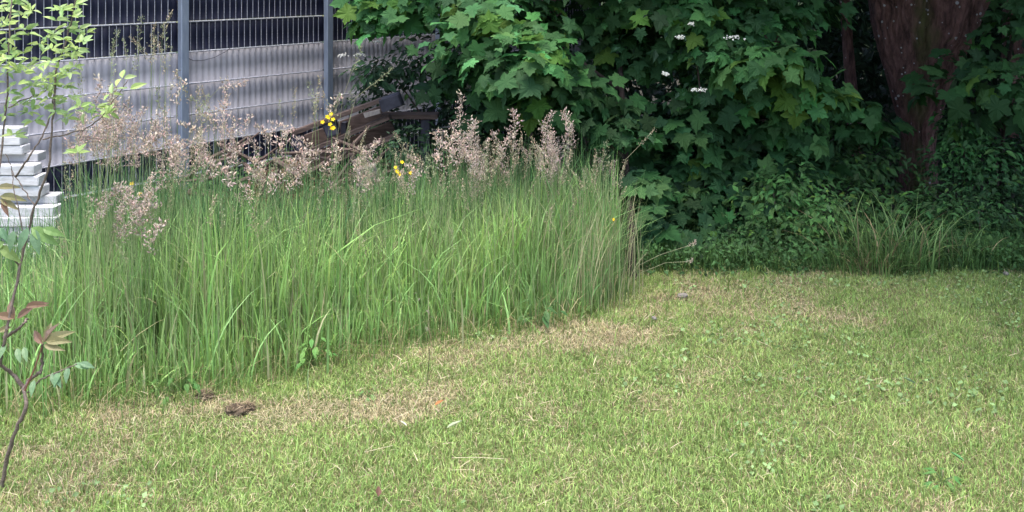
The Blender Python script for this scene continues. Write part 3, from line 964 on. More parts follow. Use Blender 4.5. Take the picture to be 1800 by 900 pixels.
# ------------------------------------------------------------------ old pallet, board, logs, leaf heap
def junk():
    Z = 6.4
    base = G(600, 385); base = np.array([P(600, 0, Z)[0], Z, 0])
    t = thing('wooden_pallet', 'weathered wooden pallet tilted up behind the tall grass', 'pallet', V2(base))
    def beam(a, b, thick, depth, mat, name, dz=0.0):
        A, B = P(*a, Z + dz) - base, P(*b, Z + dz) - base
        d_ = B - A; L = np.linalg.norm(d_); x = d_ / L; y = np.array([0, 1.0, 0]); z = np.cross(x, y)
        R = np.stack([x, y, z], 1)
        MB().box((A + B) / 2 + np.array([0, depth / 2, 0]), (L, depth, thick), R, jit=.002).build(name, mat, t)
    beam((512, 236), (670, 177), .026, .10, M['old_wood'], 'deck_board')
    beam((530, 272), (684, 207), .026, .10, M['old_wood'], 'deck_board')
    beam((548, 300), (700, 238), .026, .10, M['old_wood'], 'deck_board')
    beam((512, 236), (670, 177), .022, .09, M['grey_wood'], 'deck_board', .35)
    beam((520, 256), (676, 196), .085, .02, M['old_wood'], 'gap_backing', .22)  # added behind the deck to fill the dark gaps between its boards
    beam((538, 286), (692, 224), .085, .02, M['old_wood'], 'gap_backing', .22)
    beam((516, 254), (532, 248), .10, .09, M['dark_wood'], 'block', .01)
    beam((570, 232), (592, 224), .09, .09, M['dark_wood'], 'block', .01)
    beam((668, 187), (704, 175), .085, .11, M['dark_wood'], 'block', -.01)
    beam((640, 203), (668, 196), .03, .02, M['grey_wood'], 'splinter', -.01)
    beam((604, 216), (604, 290), .03, .08, M['dark_wood'], 'brace', .15)
    b2 = np.array([P(715, 0, 6.55)[0], 6.55, 0])
    t2 = thing('wooden_board', 'brown board lying level at the right end of the pallet', 'board', V2(b2))
    A = P(672, 206, 6.55) - b2; B = P(770, 200, 6.55) - b2
    MB().box((A + B) / 2, (np.linalg.norm(B - A), .12, .03), jit=.002).build('plank', M['old_wood'], t2)
    MB().box(((A + B) / 2)[0:3] - [-.1, 0, .25], (.06, .1, .46), jit=.002).build('prop', M['dark_wood'], t2)
    # grey board leaning in the grass
    b3 = np.array([P(655, 0, 5.6)[0], 5.6, 0])
    t3 = thing('leaning_board', 'grey weathered board end leaning in front of the pallet', 'board', V2(b3))
    R = np.array(Euler((.2, -.18, .2)).to_matrix())
    MB().box((0, .05, .22), (.11, .03, .52), R, jit=.003).build('plank', M['grey_wood'], t3)
    # logs in the heap
    for i, (px, py, r, L, rz, lab) in enumerate([(478, 322, .06, .34, .5, 'round brown log end at the left of the leaf heap'),
                                                 (520, 330, .055, .4, -.3, 'darker log behind the bent cream grass head')
]):
        Z2 = 6.0
        c = P(px, py, Z2)
        t4 = thing('log', lab, 'log', V2((c[0], c[1], c[2])), rz)
        a = np.linspace(-L / 2, L / 2, 9)
        m = MB().tube(np.stack([a * .35, a, 0 * a], 1), r * (1 + rng.normal(0, .06, 9)), 12)
        m.build('bark', M['old_wood'], t4)
        MB().tube([(-L / 2 * .35 - .0006, -L / 2 - .004, 0), (-L / 2 * .35, -L / 2, 0)], r * .88, 12).build('cut_face', M['old_wood'], t4)
    tb = thing('branch_pile', 'messy pile of broken brown branches in front of the fence foot', 'branch pile', (P(540, 0, 5.9)[0], 5.9, 0))
    for i in range(64):
        c0 = np.array([random.gauss(-.05, .30), random.gauss(0, .1), random.uniform(.22, .52)])
        a = random.uniform(-1, 1); L = random.uniform(.12, .34)
        dd = np.array([math.cos(a) * L, random.gauss(0, .08), math.sin(a) * L * .8 + .04])
        MB().tube([c0 - dd / 2, c0 + rng.normal(0, .012, 3), c0 + dd / 2], [random.uniform(.006, .018), .012, .005], 6).build('branch', M['old_wood'], tb)
    # low heap of dead leaves and twigs
    n = 3400
    c = P(500, 330, 6.0)
    c[0] += .08
    p = rng.normal(0, 1, (n, 3)) * [.32, .16, .0] + [c[0], 5.95, 0]
    hh = .43 * np.exp(-(((p[:, 0] - c[0]) / .40) ** 2 + ((p[:, 1] - 5.95) / .22) ** 2))
    p[:, 2] = hh * rng.random(n) ** .4
    tV, tT = ovate_low(.55, .25, .3)
    col = np.array([.20, .125, .085]) * rng.uniform(.25, 1.5, (n, 1))
    V, T, C = scatter(tV, tT, p, frames(rng.normal(0, 1, (n, 3)) + [0, -.5, 1], rng.normal(0, 1, (n, 3))), rng.uniform(.03, .07, n), col)
    t5 = link('leaf_heap', mesh('leaf_heap', V, T, M['dry_leaf'], C))
    set_props(t5, 'low heap of dead brown leaves at the fence foot', 'leaf heap', kind='stuff')
junk()

# ------------------------------------------------------------------ leafy shrubs and trees
MAPLE = [maple(s, f, dr) for s, f, dr in ((1, .12, .35), (2, .2, .55), (3, .05, .25), (4, .25, .8))]
BIG = ovate(.5, .1, .25)
LOW = ovate_low(.5, .12, .2)
SKYV = np.array([0, -0.35, 1.0])

def lump_leaves(lumps, per_m2, size, outward=.6, up=.8, rnd=.45, fill=.25, colr=None, shell=.35, lower=-.45):
    """lumps: (px, py, Z, rx, rz, ry, tone) with radii in metres; leaves in the outer shell of every lump"""
    Ps, Rs, Ss, Cs = [], [], [], []
    for (px, py, Z, rx, rz, ry, tone) in lumps:
        c = P(px, py, Z)
        area = 4 * math.pi * ((rx * ry) ** 1.6 / 3 + (rx * rz) ** 1.6 / 3 + (ry * rz) ** 1.6 / 3) ** (1 / 1.6)
        n = max(int(area * per_m2), 6)
        d_ = norm(rng.normal(0, 1, (n, 3)))
        d_ = d_[d_[:, 2] > lower]; n = len(d_)
        lump = 1 + .22 * np.sin(d_[:, 0] * 5 + px) * np.cos(d_[:, 2] * 4 + py)
        rr = np.where(rng.random(n) < fill, rng.uniform(.3, .8, n), rng.uniform(1 - shell, 1.08, n)) * lump
        p = c + d_ * rr[:, None] * [rx, ry, rz]
        nr = d_ * outward + np.array([0, -.32, up]) + rng.normal(0, rnd, (n, 3))
        tp = d_ * .8 + np.array([0, -.15, -.4]) + rng.normal(0, .55, (n, 3))
        Ps.append(p); Rs.append(frames(nr, tp)); Ss.append(size * rng.uniform(.5, 1.25, n) * (.75 + .6 * vnoise(p[:, 0], p[:, 2], 5, 92)))
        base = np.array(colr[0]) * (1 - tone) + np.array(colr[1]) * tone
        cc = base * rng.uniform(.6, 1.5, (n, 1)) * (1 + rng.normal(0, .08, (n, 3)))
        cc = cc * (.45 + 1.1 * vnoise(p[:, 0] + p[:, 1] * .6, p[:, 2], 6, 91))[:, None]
        yl = rng.random(n) < .035
        cc[yl] = cc[yl] * [2.1, 1.6, 1.1]
        Cs.append(cc)
    return np.concatenate(Ps), np.concatenate(Rs), np.concatenate(Ss), np.clip(np.concatenate(Cs), .004, .6)

def joined_leaves(name, tmpl, pos, R, s, c, mat, parent=None, origin=(0, 0, 0)):
    ks = rng.integers(0, len(tmpl), len(pos))
    parts = []
    for i, (tV, tT) in enumerate(tmpl):
        k = ks == i
        if k.any(): parts.append(scatter(tV, tT, pos[k], R[k], s[k], c[k]))
    V, T, C = join(parts)
    o = link(name, mesh(name, V, T, mat, C, origin=origin), parent)
    o['kind'] = 'stuff'
    return o

MCOL = ((0.022, 0.062, 0.024), (0.066, 0.160, 0.050))  # shaded and lit leaf green; each lump's tone paints light into the colour

def leaves_as_objects(parent, origin, tmpl_me, pos, R, s, idx, name='leaf', pick=None):
    for i in idx:
        o = link(name, tmpl_me[pick(int(i)) if pick else int(i) % len(tmpl_me)], parent)
        o.matrix_local = Matrix.Translation(V2(pos[i] - origin)) @ Matrix(R[i].tolist()).to_4x4() @ Matrix.Scale(float(s[i]), 4)

def in_view(pos):
    px = pos[:, 0] / pos[:, 1] * F + 900; py = (EYE - pos[:, 2]) / pos[:, 1] * F + HY
    return (px > -30) & (px < 1830) & (py > -30) & (py < 930), px, py

def maple_tree(label, lumps, per, trunk, limbs, n_single, size=.13, tones=(.2, .9), origin=None, name='maple_tree'):
    t = thing(name, label, 'tree', V2(origin))
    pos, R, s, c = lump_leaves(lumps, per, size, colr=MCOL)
    vis, px, py = in_view(pos)
    # the largest visible leaves: near the camera and outermost
    score = s / pos[:, 1] * (1 + .0) * np.where(vis, 1, 0)
    # visibility proxy: nearest leaf in its pixel cell
    cell = (px // 22).astype(int) * 1000 + (py // 22).astype(int)
    order = np.argsort(pos[:, 1])
    seen, first = {}, np.zeros(len(pos), bool)
    for i in order:
        k = cell[i]
        if vis[i] and seen.get(k, 0) < 2:
            seen[k] = seen.get(k, 0) + 1; first[i] = True
    cand = np.where(first)[0]
    cand = cand[np.argsort(-score[cand])][:n_single]
    mes = []
    for j, (tV, tT) in enumerate(MAPLE):
        for q in (.08, .35, .65, .95, 1.3, 9):
            cc = np.array(MCOL[0]) * (1 - q) + np.array(MCOL[1]) * q if q < 9 else np.array([.075, .16, .03])
            mes.append(mesh('leaf', tV, tT, M['maple_leaf'], np.clip(cc, .01, 1), origin=(0, 0, 0)))
    lo, hi = MCOL[0][1], MCOL[1][1]
    def pick(i):
        q = (c[i, 1] - lo) / (hi - lo)
        b = 5 if c[i, 0] > .06 and i % 2 else int(np.clip(q / .3, 0, 4.99))
        return (i % len(MAPLE)) * 6 + b
    leaves_as_objects(t, origin, mes, pos, R, s, cand, pick=pick)
    rest = np.ones(len(pos), bool); rest[cand] = False
    joined_leaves('leafy_crown', MAPLE, pos[rest], R[rest], s[rest], c[rest], M['maple_leaf'], t, origin)
    m = MB().tube(np.array([P(*q) for q in trunk[0]]) - origin, trunk[1], 10)
    o = link('trunk', mesh('trunk', m.V[0], m.T[0], M['maple_bark'], np.zeros(3), smooth=True), t)
    for lp, lr in limbs:
        mb = MB().tube(np.array([P(*q) for q in lp]) - origin, np.linspace(lr, lr * .35, len(lp)), 6)
        link('limb', mesh('limb', mb.V[0], mb.T[0], M['maple_bark'], np.zeros(3), smooth=True), t)
    return t

# Front maple: lumps (px, py, Z, rx, rz, ry, tone)
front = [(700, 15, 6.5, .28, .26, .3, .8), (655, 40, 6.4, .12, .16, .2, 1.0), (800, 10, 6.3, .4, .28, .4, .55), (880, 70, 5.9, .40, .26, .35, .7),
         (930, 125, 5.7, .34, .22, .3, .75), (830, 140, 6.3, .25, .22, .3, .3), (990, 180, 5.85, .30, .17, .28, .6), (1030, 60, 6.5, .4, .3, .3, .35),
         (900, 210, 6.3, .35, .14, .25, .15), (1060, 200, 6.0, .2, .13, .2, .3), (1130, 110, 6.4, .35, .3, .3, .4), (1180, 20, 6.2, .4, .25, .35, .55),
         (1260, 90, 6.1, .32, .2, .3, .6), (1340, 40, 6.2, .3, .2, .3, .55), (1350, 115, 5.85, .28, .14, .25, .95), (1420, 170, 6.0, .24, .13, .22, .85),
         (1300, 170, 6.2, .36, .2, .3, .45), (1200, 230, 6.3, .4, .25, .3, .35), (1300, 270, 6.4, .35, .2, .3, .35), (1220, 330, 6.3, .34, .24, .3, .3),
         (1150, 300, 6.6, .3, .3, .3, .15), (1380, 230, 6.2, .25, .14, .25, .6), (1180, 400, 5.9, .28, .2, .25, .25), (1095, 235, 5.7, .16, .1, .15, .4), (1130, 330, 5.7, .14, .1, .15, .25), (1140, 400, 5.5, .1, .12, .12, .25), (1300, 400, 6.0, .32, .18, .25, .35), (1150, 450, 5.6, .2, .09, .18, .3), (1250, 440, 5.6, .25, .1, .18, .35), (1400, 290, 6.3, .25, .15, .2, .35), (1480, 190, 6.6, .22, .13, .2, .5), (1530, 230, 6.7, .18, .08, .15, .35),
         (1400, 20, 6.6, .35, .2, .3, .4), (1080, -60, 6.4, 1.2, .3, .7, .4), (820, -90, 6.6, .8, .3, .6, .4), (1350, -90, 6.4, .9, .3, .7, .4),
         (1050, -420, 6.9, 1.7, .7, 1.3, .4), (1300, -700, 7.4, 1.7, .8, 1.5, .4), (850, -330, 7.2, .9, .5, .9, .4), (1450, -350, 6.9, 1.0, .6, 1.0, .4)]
og = G(1100, 485)
maple_tree('leafy maple with large bright lobed leaves, right of the fence', front, 265,
           ([(1112, 492, 5.12), (1109, 400, 5.35), (1102, 300, 5.8), (1092, 150, 6.1), (1082, 0, 6.6), (1070, -200, 6.9)], [.024, .018, .014, .016, .017, .018]),
           [([(1100, 280, 5.8), (1010, 200, 6.1), (930, 140, 5.8)], .012), ([(1092, 160, 6.1), (940, 50, 6.1), (800, 10, 6.3), (690, 0, 6.4)], .014),
            ([(1092, 150, 6.1), (1200, 60, 6.5), (1330, 70, 6.3), (1420, 140, 6.2)], .010), 
            ([(1096, 260, 5.8), (1200, 190, 6.5), (1320, 210, 6.6)], .007)], 300, .100, origin=og)

rightm = [(1700, 110, 6.6, .2, .14, .25, .35), (1760, 150, 6.3, .24, .16, .3, .4), (1660, 165, 6.4, .22, .12, .2, .3), (1800, 60, 6.4, .25, .2, .3, .3),
          (1850, 150, 6.2, .3, .3, .3, .35), (1760, 215, 6.5, .25, .12, .25, .2), (1900, 20, 6.4, .5, .4, .5, .3)]
maple_tree('small maple with dark lobed leaves right of the thick trunk', rightm, 110,
           ([(1765, 470, 6.4), (1760, 300, 6.6), (1770, 120, 6.7), (1800, -40, 6.8)], [.016, .013, .012, .01]),
           [([(1760, 260, 6.6), (1710, 170, 6.5), (1680, 130, 6.5)], .007), ([(1768, 180, 6.7), (1840, 130, 6.4)], .007)], 60, .105, origin=G(1765, 430), name='maple_sapling')

# viburnum with white blossoms behind the pallet
def small_leaf_shrub(name, label, lumps, per, size, colr, origin, tmpl=None, stems=(), flowers=(), n_single=0, cat='shrub', mat='dull_leaf', **kw):
    t = thing(name, label, cat, V2(origin))
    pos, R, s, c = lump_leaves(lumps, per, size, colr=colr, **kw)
    tmpl = tmpl or [LOW]
    if n_single:
        vis, px, py = in_view(pos)
        sc_ = np.where(vis, s / pos[:, 1], 0)
        idx = np.argsort(-sc_)[:n_single]
        me = [mesh('leaf', *BIG, M[mat], np.array(colr[0]) * (1 - q) + np.array(colr[1]) * q) for q in (.3, .8, 1.1)]
        leaves_as_objects(t, origin, me, pos, R, s, idx)
        k = np.ones(len(pos), bool); k[idx] = False
        pos, R, s, c = pos[k], R[k], s[k], c[k]
    joined_leaves('foliage', tmpl, pos, R, s, c, M[mat], t, origin)
    for sp_, r in stems:
        MB().tube(np.array([P(*q) for q in sp_]) - origin, np.linspace(r, r * .4, len(sp_)), 6).build('stem', M['twig'], t, smooth=True)
    for (px, py, Z, r) in flowers:
        n = 46
        c0 = P(px, py, Z) - origin
        a = rng.uniform(0, 6.28, n); q = np.sqrt(rng.random(n)) * r
        p = c0 + np.stack([np.cos(a) * q, np.sin(a) * q * .7, .25 * r * (1 - (q / r) ** 2) + rng.normal(0, .003, n)], 1)
        nr = np.array([0, -.6, 1.0]) + rng.normal(0, .5, (n, 3))
        V, T, C = scatter(*ovate_low(.95, .1, .1), p, frames(nr, rng.normal(0, 1, (n, 3))), rng.uniform(.008, .014, n),
                          np.array([.72, .72, .66]) * rng.uniform(.8, 1.1, (n, 1)))
        link('flower_cluster', mesh('flower_cluster', V, T, M['petal'], C), t)
    return t

VC = ((0.014, 0.038, 0.02), (0.04, 0.09, 0.042))
small_leaf_shrub('blossoming_shrub', 'dark shrub with flat white blossom clusters beside the fence end',
    [(700, 150, 7.0, .30, .2, .3, .6), (760, 120, 7.0, .35, .3, .3, .4), (650, 135, 6.9, .16, .14, .2, .9), (820, 200, 7.0, .3, .2, .3, .2), (720, 230, 7.3, .3, .2, .3, .1), (650, 190, 7.1, .15, .13, .2, .3),
     (740, 260, 6.2, .22, .16, .2, .4), (870, 250, 6.5, .3, .2, .3, .2)],
    420, .06, VC, G(740, 365), stems=[([(750, 360, 7.0), (740, 200, 7.0), (690, 130, 7.0)], .01), ([(750, 360, 7.0), (800, 200, 7.1), (820, 120, 7.1)], .01)],
    flowers=[(645, 72, 6.85, .045), (602, 98, 6.8, .035), (632, 97, 6.8, .04), (662, 74, 6.85, .022), (823, 155, 6.6, .03)], n_single=60)
# the tall blossoming shrub among the maple leaves
small_leaf_shrub('blossoming_shrub', 'tall shrub with white blossoms scattered among the maple leaves',
    [(1230, 150, 6.1, .25, .22, .2, .4), (1150, 70, 6.0, .2, .2, .2, .3), (1300, 60, 6.0, .2, .12, .2, .3)], 110, .055, VC, G(1240, 380),
    stems=[([(1240, 370, 6.2), (1235, 200, 6.1), (1220, 60, 6.1)], .010)],
    flowers=[(1292, 68, 5.72, .058), (1228, 159, 5.75, .042), (1195, 66, 5.75, .022), (1170, 130, 5.75, .017), (1215, 42, 5.75, .014)])

# understorey along the far edge of the lawn
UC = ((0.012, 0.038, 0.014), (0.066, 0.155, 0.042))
bushes = [
    ('bramble_bush', 'low bush of fresh green bramble leaves, middle of the lawn far edge', [(1480, 400, 5.7, .25, .16, .2, .7), (1360, 360, 5.9, .25, .18, .2, .6), (1570, 410, 5.9, .22, .12, .2, .5), (1390, 330, 6.0, .22, .18, .2, .7), (1450, 390, 5.7, .2, .15, .2, .6), (1370, 420, 5.6, .25, .14, .2, .5), (1300, 450, 5.5, .2, .08, .15, .4), (1440, 450, 5.5, .2, .09, .15, .5)], 620, .045),
    ('nettle_patch', 'dark low leaves under the maple beside its thin trunk', [(1160, 450, 5.7, .18, .10, .2, .25), (1230, 455, 5.6, .2, .08, .2, .35), (1190, 470, 5.45, .2, .05, .12, .4), (1290, 400, 6.0, .2, .12, .2, .3)], 520, .044),
    ('hazel_bush', 'dim small-leaved bush in front of the thick trunk base', [(1500, 215, 6.9, .22, .16, .2, .35), (1450, 250, 6.8, .25, .18, .2, .25), (1530, 290, 6.6, .25, .14, .25, .25), (1480, 300, 6.5, .2, .1, .2, .3), (1550, 370, 6.2, .25, .14, .2, .35), (1650, 360, 6.3, .2, .14, .2, .35), (1490, 350, 6.2, .2, .12, .2, .4)], 480, .052),
    ('elder_bush', 'small-leaved bush with paler shoots right of the thick trunk', [(1690, 250, 6.5, .15, .14, .15, .6), (1750, 290, 6.3, .25, .18, .2, .35), (1690, 230, 6.5, .16, .18, .2, .55), (1660, 290, 6.5, .2, .12, .2, .3), (1720, 330, 6.2, .25, .16, .25, .25), (1680, 400, 5.9, .2, .14, .2, .35)], 460, .046),
    ('shade_bush', 'dark bush filling the right end of the lawn far edge', [(1720, 390, 5.7, .25, .17, .2, .3), (1640, 380, 5.8, .22, .16, .2, .35), (1800, 440, 5.6, .25, .12, .2, .25), (1780, 380, 6.0, .25, .2, .25, .15), (1740, 430, 5.8, .25, .1, .2, .3), (1860, 400, 6.0, .4, .25, .3, .15), (1620, 440, 5.7, .18, .1, .2, .35), (1800, 300, 6.5, .3, .2, .3, .1)], 480, .046),
]
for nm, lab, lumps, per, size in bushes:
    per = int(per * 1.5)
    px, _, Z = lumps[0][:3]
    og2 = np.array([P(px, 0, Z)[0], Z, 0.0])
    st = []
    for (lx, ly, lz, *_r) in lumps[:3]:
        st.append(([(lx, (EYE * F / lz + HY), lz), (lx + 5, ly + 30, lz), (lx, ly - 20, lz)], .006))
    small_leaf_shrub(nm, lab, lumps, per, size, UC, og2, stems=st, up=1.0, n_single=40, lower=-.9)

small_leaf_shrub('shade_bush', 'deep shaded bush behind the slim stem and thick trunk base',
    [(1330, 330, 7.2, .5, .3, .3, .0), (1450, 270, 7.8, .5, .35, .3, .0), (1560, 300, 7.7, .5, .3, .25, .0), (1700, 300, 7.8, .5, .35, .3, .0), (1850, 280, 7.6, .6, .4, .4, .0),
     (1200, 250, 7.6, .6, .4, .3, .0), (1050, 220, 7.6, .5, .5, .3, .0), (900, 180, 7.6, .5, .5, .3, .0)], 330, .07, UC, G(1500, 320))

# long leaved grass tuft and edge weeds
def tuft(px, py, n, h, lab, name='grass_tuft', dryfrac=.15):
    g = G(px, py)
    base = rng.normal(0, 1, (n, 3)) * (np.array([.13, .09, 0]) * (.5 if n < 200 else 1))
    c = np.where((rng.random(n) < dryfrac)[:, None], np.array([.24, .21, .11]), np.array([.11, .21, .065])) * rng.uniform(.5, 1.5, (n, 1))
    V, T, C = blades(base, rng.uniform(.3, 1, n) * h, rng.uniform(.003, .009, n), np.arctan2(base[:, 1], base[:, 0]) + rng.normal(0, .9, n), rng.uniform(.1, 1.3, n), 6, c * .9, c * 1.1, curl=rng.uniform(1.6, 3, n))
    o = link(name, mesh(name, V, T, M['tall_blade'], C)); o.location = V2(g)
    set_props(o, lab, 'grass tuft')
tuft(1560, 474, 210, .46, 'large arching grass tuft with dry base at the lawn far edge', dryfrac=.12)
tuft(1600, 470, 120, .34, 'smaller green grass tuft just right of the large arching one')
tuft(1530, 482, 150, .16, 'short dry straw-coloured tuft at the foot of the large arching one', dryfrac=.5)
tuft(1690, 468, 90, .3, 'thin dark grass tuft under the right bushes')
def edge_fringe():
    n = 26000
    x = rng.uniform(.45, 4.2, n); y = rng.uniform(5.05, 6.0, n)
    k = (y > 5.12 + .14 * vnoise(x, 0 * x, 3, 61)) & (rng.random(n) < np.clip((6.2 - y) / 1.0, .1, 1)); x, y = x[k], y[k]; n = len(x)
    c = np.array([.055, .125, .035]) * rng.uniform(.4, 1.5, (n, 1))
    A = blades(np.stack([x, y, 0 * x], 1), rng.uniform(.04, .15, n) * (.5 + vnoise(x, y, 4, 62)), rng.uniform(.003, .006, n), rng.uniform(0, 6.28, n), rng.gamma(2, .3, n), 3, c * .9, c * 1.1)
    m = 9000
    x = rng.uniform(.45, 4.2, m); y = rng.uniform(5.15, 6.1, m)
    k = vnoise(x, y, 3, 63) > .35; x, y = x[k], y[k]; m = len(x)
    p = np.stack([x, y, rng.uniform(.01, .13, m)], 1)
    c = np.array([.035, .09, .028]) * rng.uniform(.4, 1.6, (m, 1))
    B = scatter(*ovate_low(.6, .1, .2), p, frames(rng.normal(0, .4, (m, 3)) + [0, -.3, 1], rng.normal(0, 1, (m, 3)) + [0, -.6, 0]), rng.uniform(.018, .038, m), c)
    V, T, C = join([A, B])
    set_props(link('edge_weeds', mesh('edge_weeds', V, T, M['dull_leaf'], C)), 'low weeds and grass along the shaded far edge of the lawn', 'weeds', kind='stuff')
edge_fringe()
# rough herbs behind the tall grass under the fence
def back_herbs():
    n = 9000
    x = rng.uniform(-2.2, 1.2, n); y = rng.uniform(5.8, 8.2, n)
    k = (fence_front(x, y) > .12) & (vnoise(x, y, 3, 71) > .3); x, y = x[k], y[k]; n = len(x)
    p = np.stack([x, y, rng.uniform(.0, .28, n)], 1)
    c = np.array([.05, .11, .035]) * rng.uniform(.5, 1.5, (n, 1))
    V, T, C = scatter(*ovate_low(.5, .1, .2), p, frames(rng.normal(0, .5, (n, 3)) + [0, -.3, 1], rng.normal(0, 1, (n, 3))), rng.uniform(.02, .05, n), c)
    set_props(link('fence_weeds', mesh('fence_weeds', V, T, M['dull_leaf'], C)), 'dark low weeds growing along the foot of the fence', 'weeds', kind='stuff')
back_herbs()

# ------------------------------------------------------------------ the thick forked tree
def ridged(path, radii, n=144, steps=120, seed=0, fork=1.0):
    """bark-ridged tube along a smooth path"""
    path = np.array(path, float); t0 = np.linspace(0, 1, len(path)); t = np.linspace(0, 1, steps)
    def sm(v):
        out = np.interp(t, t0, v)
        k = np.ones(9) / 9; pad = np.concatenate([np.full(4, out[0]), out, np.full(4, out[-1])])
        return np.convolve(pad, k, 'valid')
    c = np.stack([sm(path[:, i]) for i in range(3)], 1)
    r = sm(np.array(radii, float))
    a = np.linspace(0, 2 * np.pi, n, endpoint=False)
    V = []
    for i in range(steps):
        tw = a + 0.5 * t[i]
        lobes = .06 * np.sin(3 * tw + seed) + .04 * np.sin(7 * tw + seed * 2 + 2 * t[i])
        fine = .10 * np.abs(np.sin(11 * tw + 5 * vnoise(tw, np.full(n, t[i] * 9), 2, seed + 5))) + .05 * (vnoise(np.cos(a) * 3, np.sin(a) * 3 + t[i] * 9, 3, seed + 9) - .5)
        rr = r[i] * (1 + lobes + fine)
        V.append(np.stack([c[i, 0] + rr * np.cos(a), c[i, 1] + rr * np.sin(a), np.full(n, c[i, 2])], 1))
    V = np.concatenate(V); T = []
    for i in range(steps - 1):
        b = i * n
        j = np.arange(n); k = (j + 1) % n
        T.append(np.stack([b + j, b + k, b + n + k], 1)); T.append(np.stack([b + j, b + n + k, b + n + j], 1))
    return V, np.concatenate(T)

def thick_tree():
    og_ = P(1612, 0, 7.3); og_[2] = 0
    t = thing('forked_tree', 'thick dark forked tree trunk with lichen spots at upper right', 'tree', V2(og_))
    def add(name, path, rad, moss, seed, **kw):
        V, T = ridged([P(*q) - og_ for q in path], rad, seed=seed, **kw)
        mz = moss(V)
        return link(name, mesh(name, V, T, M['bark'], np.repeat(mz[:, None], 3, 1), smooth=True), t)
    cx = P(1608, 60, 7.3)[0] - og_[0]
    mossf = lambda V: np.clip(.62 - np.abs(V[:, 0] - cx + .02) * 3.2, 0, .6) * (V[:, 2] < 1.8)
    add('trunk', [(1612, 350, 7.3), (1615, 250, 7.3), (1615, 170, 7.3), (1614, 100, 7.3), (1612, 40, 7.35), (1612, -20, 7.4)], [.13, .10, .15, .19, .22, .2], mossf, 1)
    add('limb', [(1614, 260, 7.3), (1640, 130, 7.22), (1656, 70, 7.2), (1682, -20, 7.2), (1720, -160, 7.3), (1760, -420, 7.6), (1800, -800, 8.0)], [.06, .13, .17, .215, .2, .16, .10], mossf, 2)
    add('limb', [(1606, 260, 7.3), (1590, 130, 7.25), (1581, 60, 7.24), (1574, -40, 7.28), (1540, -200, 7.4), (1500, -450, 7.6), (1450, -800, 7.8)], [.05, .12, .16, .195, .18, .14, .08], mossf, 3)
    # slim second stem at its left
    add('side_stem', [(1506, 330, 7.5), (1500, 200, 7.5), (1492, 100, 7.5), (1486, 20, 7.5), (1478, -100, 7.5), (1440, -500, 7.6)], [.05, .042, .036, .034, .03, .03], lambda V: np.zeros(len(V)), 4, n=24, steps=40)
    # crown above the frame: leaves and boughs that shade the ground below
    n = 46000
    ctr = og_ + [0, .6, 4.4]
    d_ = norm(rng.normal(0, 1, (n, 3))); d_[:, 2] *= .75
    p = d_ * (rng.random(n) ** .4)[:, None] * [5.0, 5.0, 2.1] + [2.5, -1.3, 4.3]
    p = p[p[:, 2] > 2.0 + .25 * np.sin(p[:, 0] * 3)]
    n = len(p)
    c = np.array([.05, .11, .035]) * rng.uniform(.6, 1.4, (n, 1))
    o = joined_leaves('crown', [LOW], p, frames(rng.normal(0, .6, (n, 3)) + [0, 0, 1], rng.normal(0, 1, (n, 3))), rng.uniform(.10, .19, n), c, M['dull_leaf'], t)
    for k in range(7):
        a = k * .9
        MB().tube([(.1, 0, 1.9), (math.cos(a) * 1.0, math.sin(a) * 1.0, 3.0), (math.cos(a) * 2.6, .5 + math.sin(a) * 2.2, 4.3)], [.09, .06, .02], 8).build('bough', M['twig'], t)
thick_tree()

# dim wood behind
def wood_behind():
    groups = []
    def mass(n, x0, x1, y0, y1, z0, z1, size, col, seed):
        x = rng.uniform(x0, x1, n); y = rng.uniform(y0, y1, n); z = z0 + (z1 - z0) * rng.random(n)
        k = fence_front(x, y) > .35
        k &= vnoise(x * 1.0 + z * .7, z * 1.2 + y, 1.1, seed) > (.25 if seed == 81 else -1)
        x, y, z = x[k], y[k], z[k]; n = len(x)
        c = np.array(col) * rng.uniform(.5, 1.5, (n, 1))
        return scatter(*LOW, np.stack([x, y, z], 1), frames(rng.normal(0, .6, (n, 3)) + [0, -.5, .8], rng.normal(0, .7, (n, 3)) + [0, -.2, -.7]), size * rng.uniform(.6, 1.3, n), c)
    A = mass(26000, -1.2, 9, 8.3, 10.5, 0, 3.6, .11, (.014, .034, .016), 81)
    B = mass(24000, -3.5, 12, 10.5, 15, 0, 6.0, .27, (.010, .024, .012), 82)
    D = mass(15000, -2.5, 11, 8.2, 15, 4.0, 6.5, .34, (.02, .045, .02), 83)  # unseen leaf roof overhead, added to shade the wood below
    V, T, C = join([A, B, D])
    set_props(link('undergrowth_and_roof', mesh('undergrowth_and_roof', V, T, M['dull_leaf'], C)), 'deep dark woodland foliage and added leaf roof behind the maple and the thick trunk', 'woodland', kind='stuff')
    # dim trunks in the depth
    for i, (px, Z, r, lab) in enumerate([(1345, 9.0, .07, 'slim dim trunk deep behind the maple leaves'), (1780, 8.6, .10, 'dim trunk at the far right behind the dark bush'), (960, 9.2, .08, 'slim dim trunk hidden behind the left maple leaves')]):
        b = np.array([P(px, 0, Z)[0], Z, 0])
        t = thing('slim_tree', lab, 'tree', V2(b))
        V, T = ridged([(0, 0, 0), (.05, 0, 1.5), (.02, .1, 3), (.1, .1, 5)], [r * 1.3, r, r * .9, r * .6], n=20, steps=30, seed=20 + i)
        link('trunk', mesh('trunk', V, T, M['bark'], np.zeros(3), smooth=True), t)
        n = 1500
        p = rng.normal(0, 1, (n, 3)) * [.9, .8, .7] + [0, 0, 4.4]
        c = np.array([.045, .1, .03]) * rng.uniform(.6, 1.4, (n, 1))
        joined_leaves('crown', [LOW], p, frames(rng.normal(0, .6, (n, 3)) + [0, 0, 1], rng.normal(0, 1, (n, 3))), rng.uniform(.12, .2, n), c, M['dull_leaf'], t)
wood_behind()

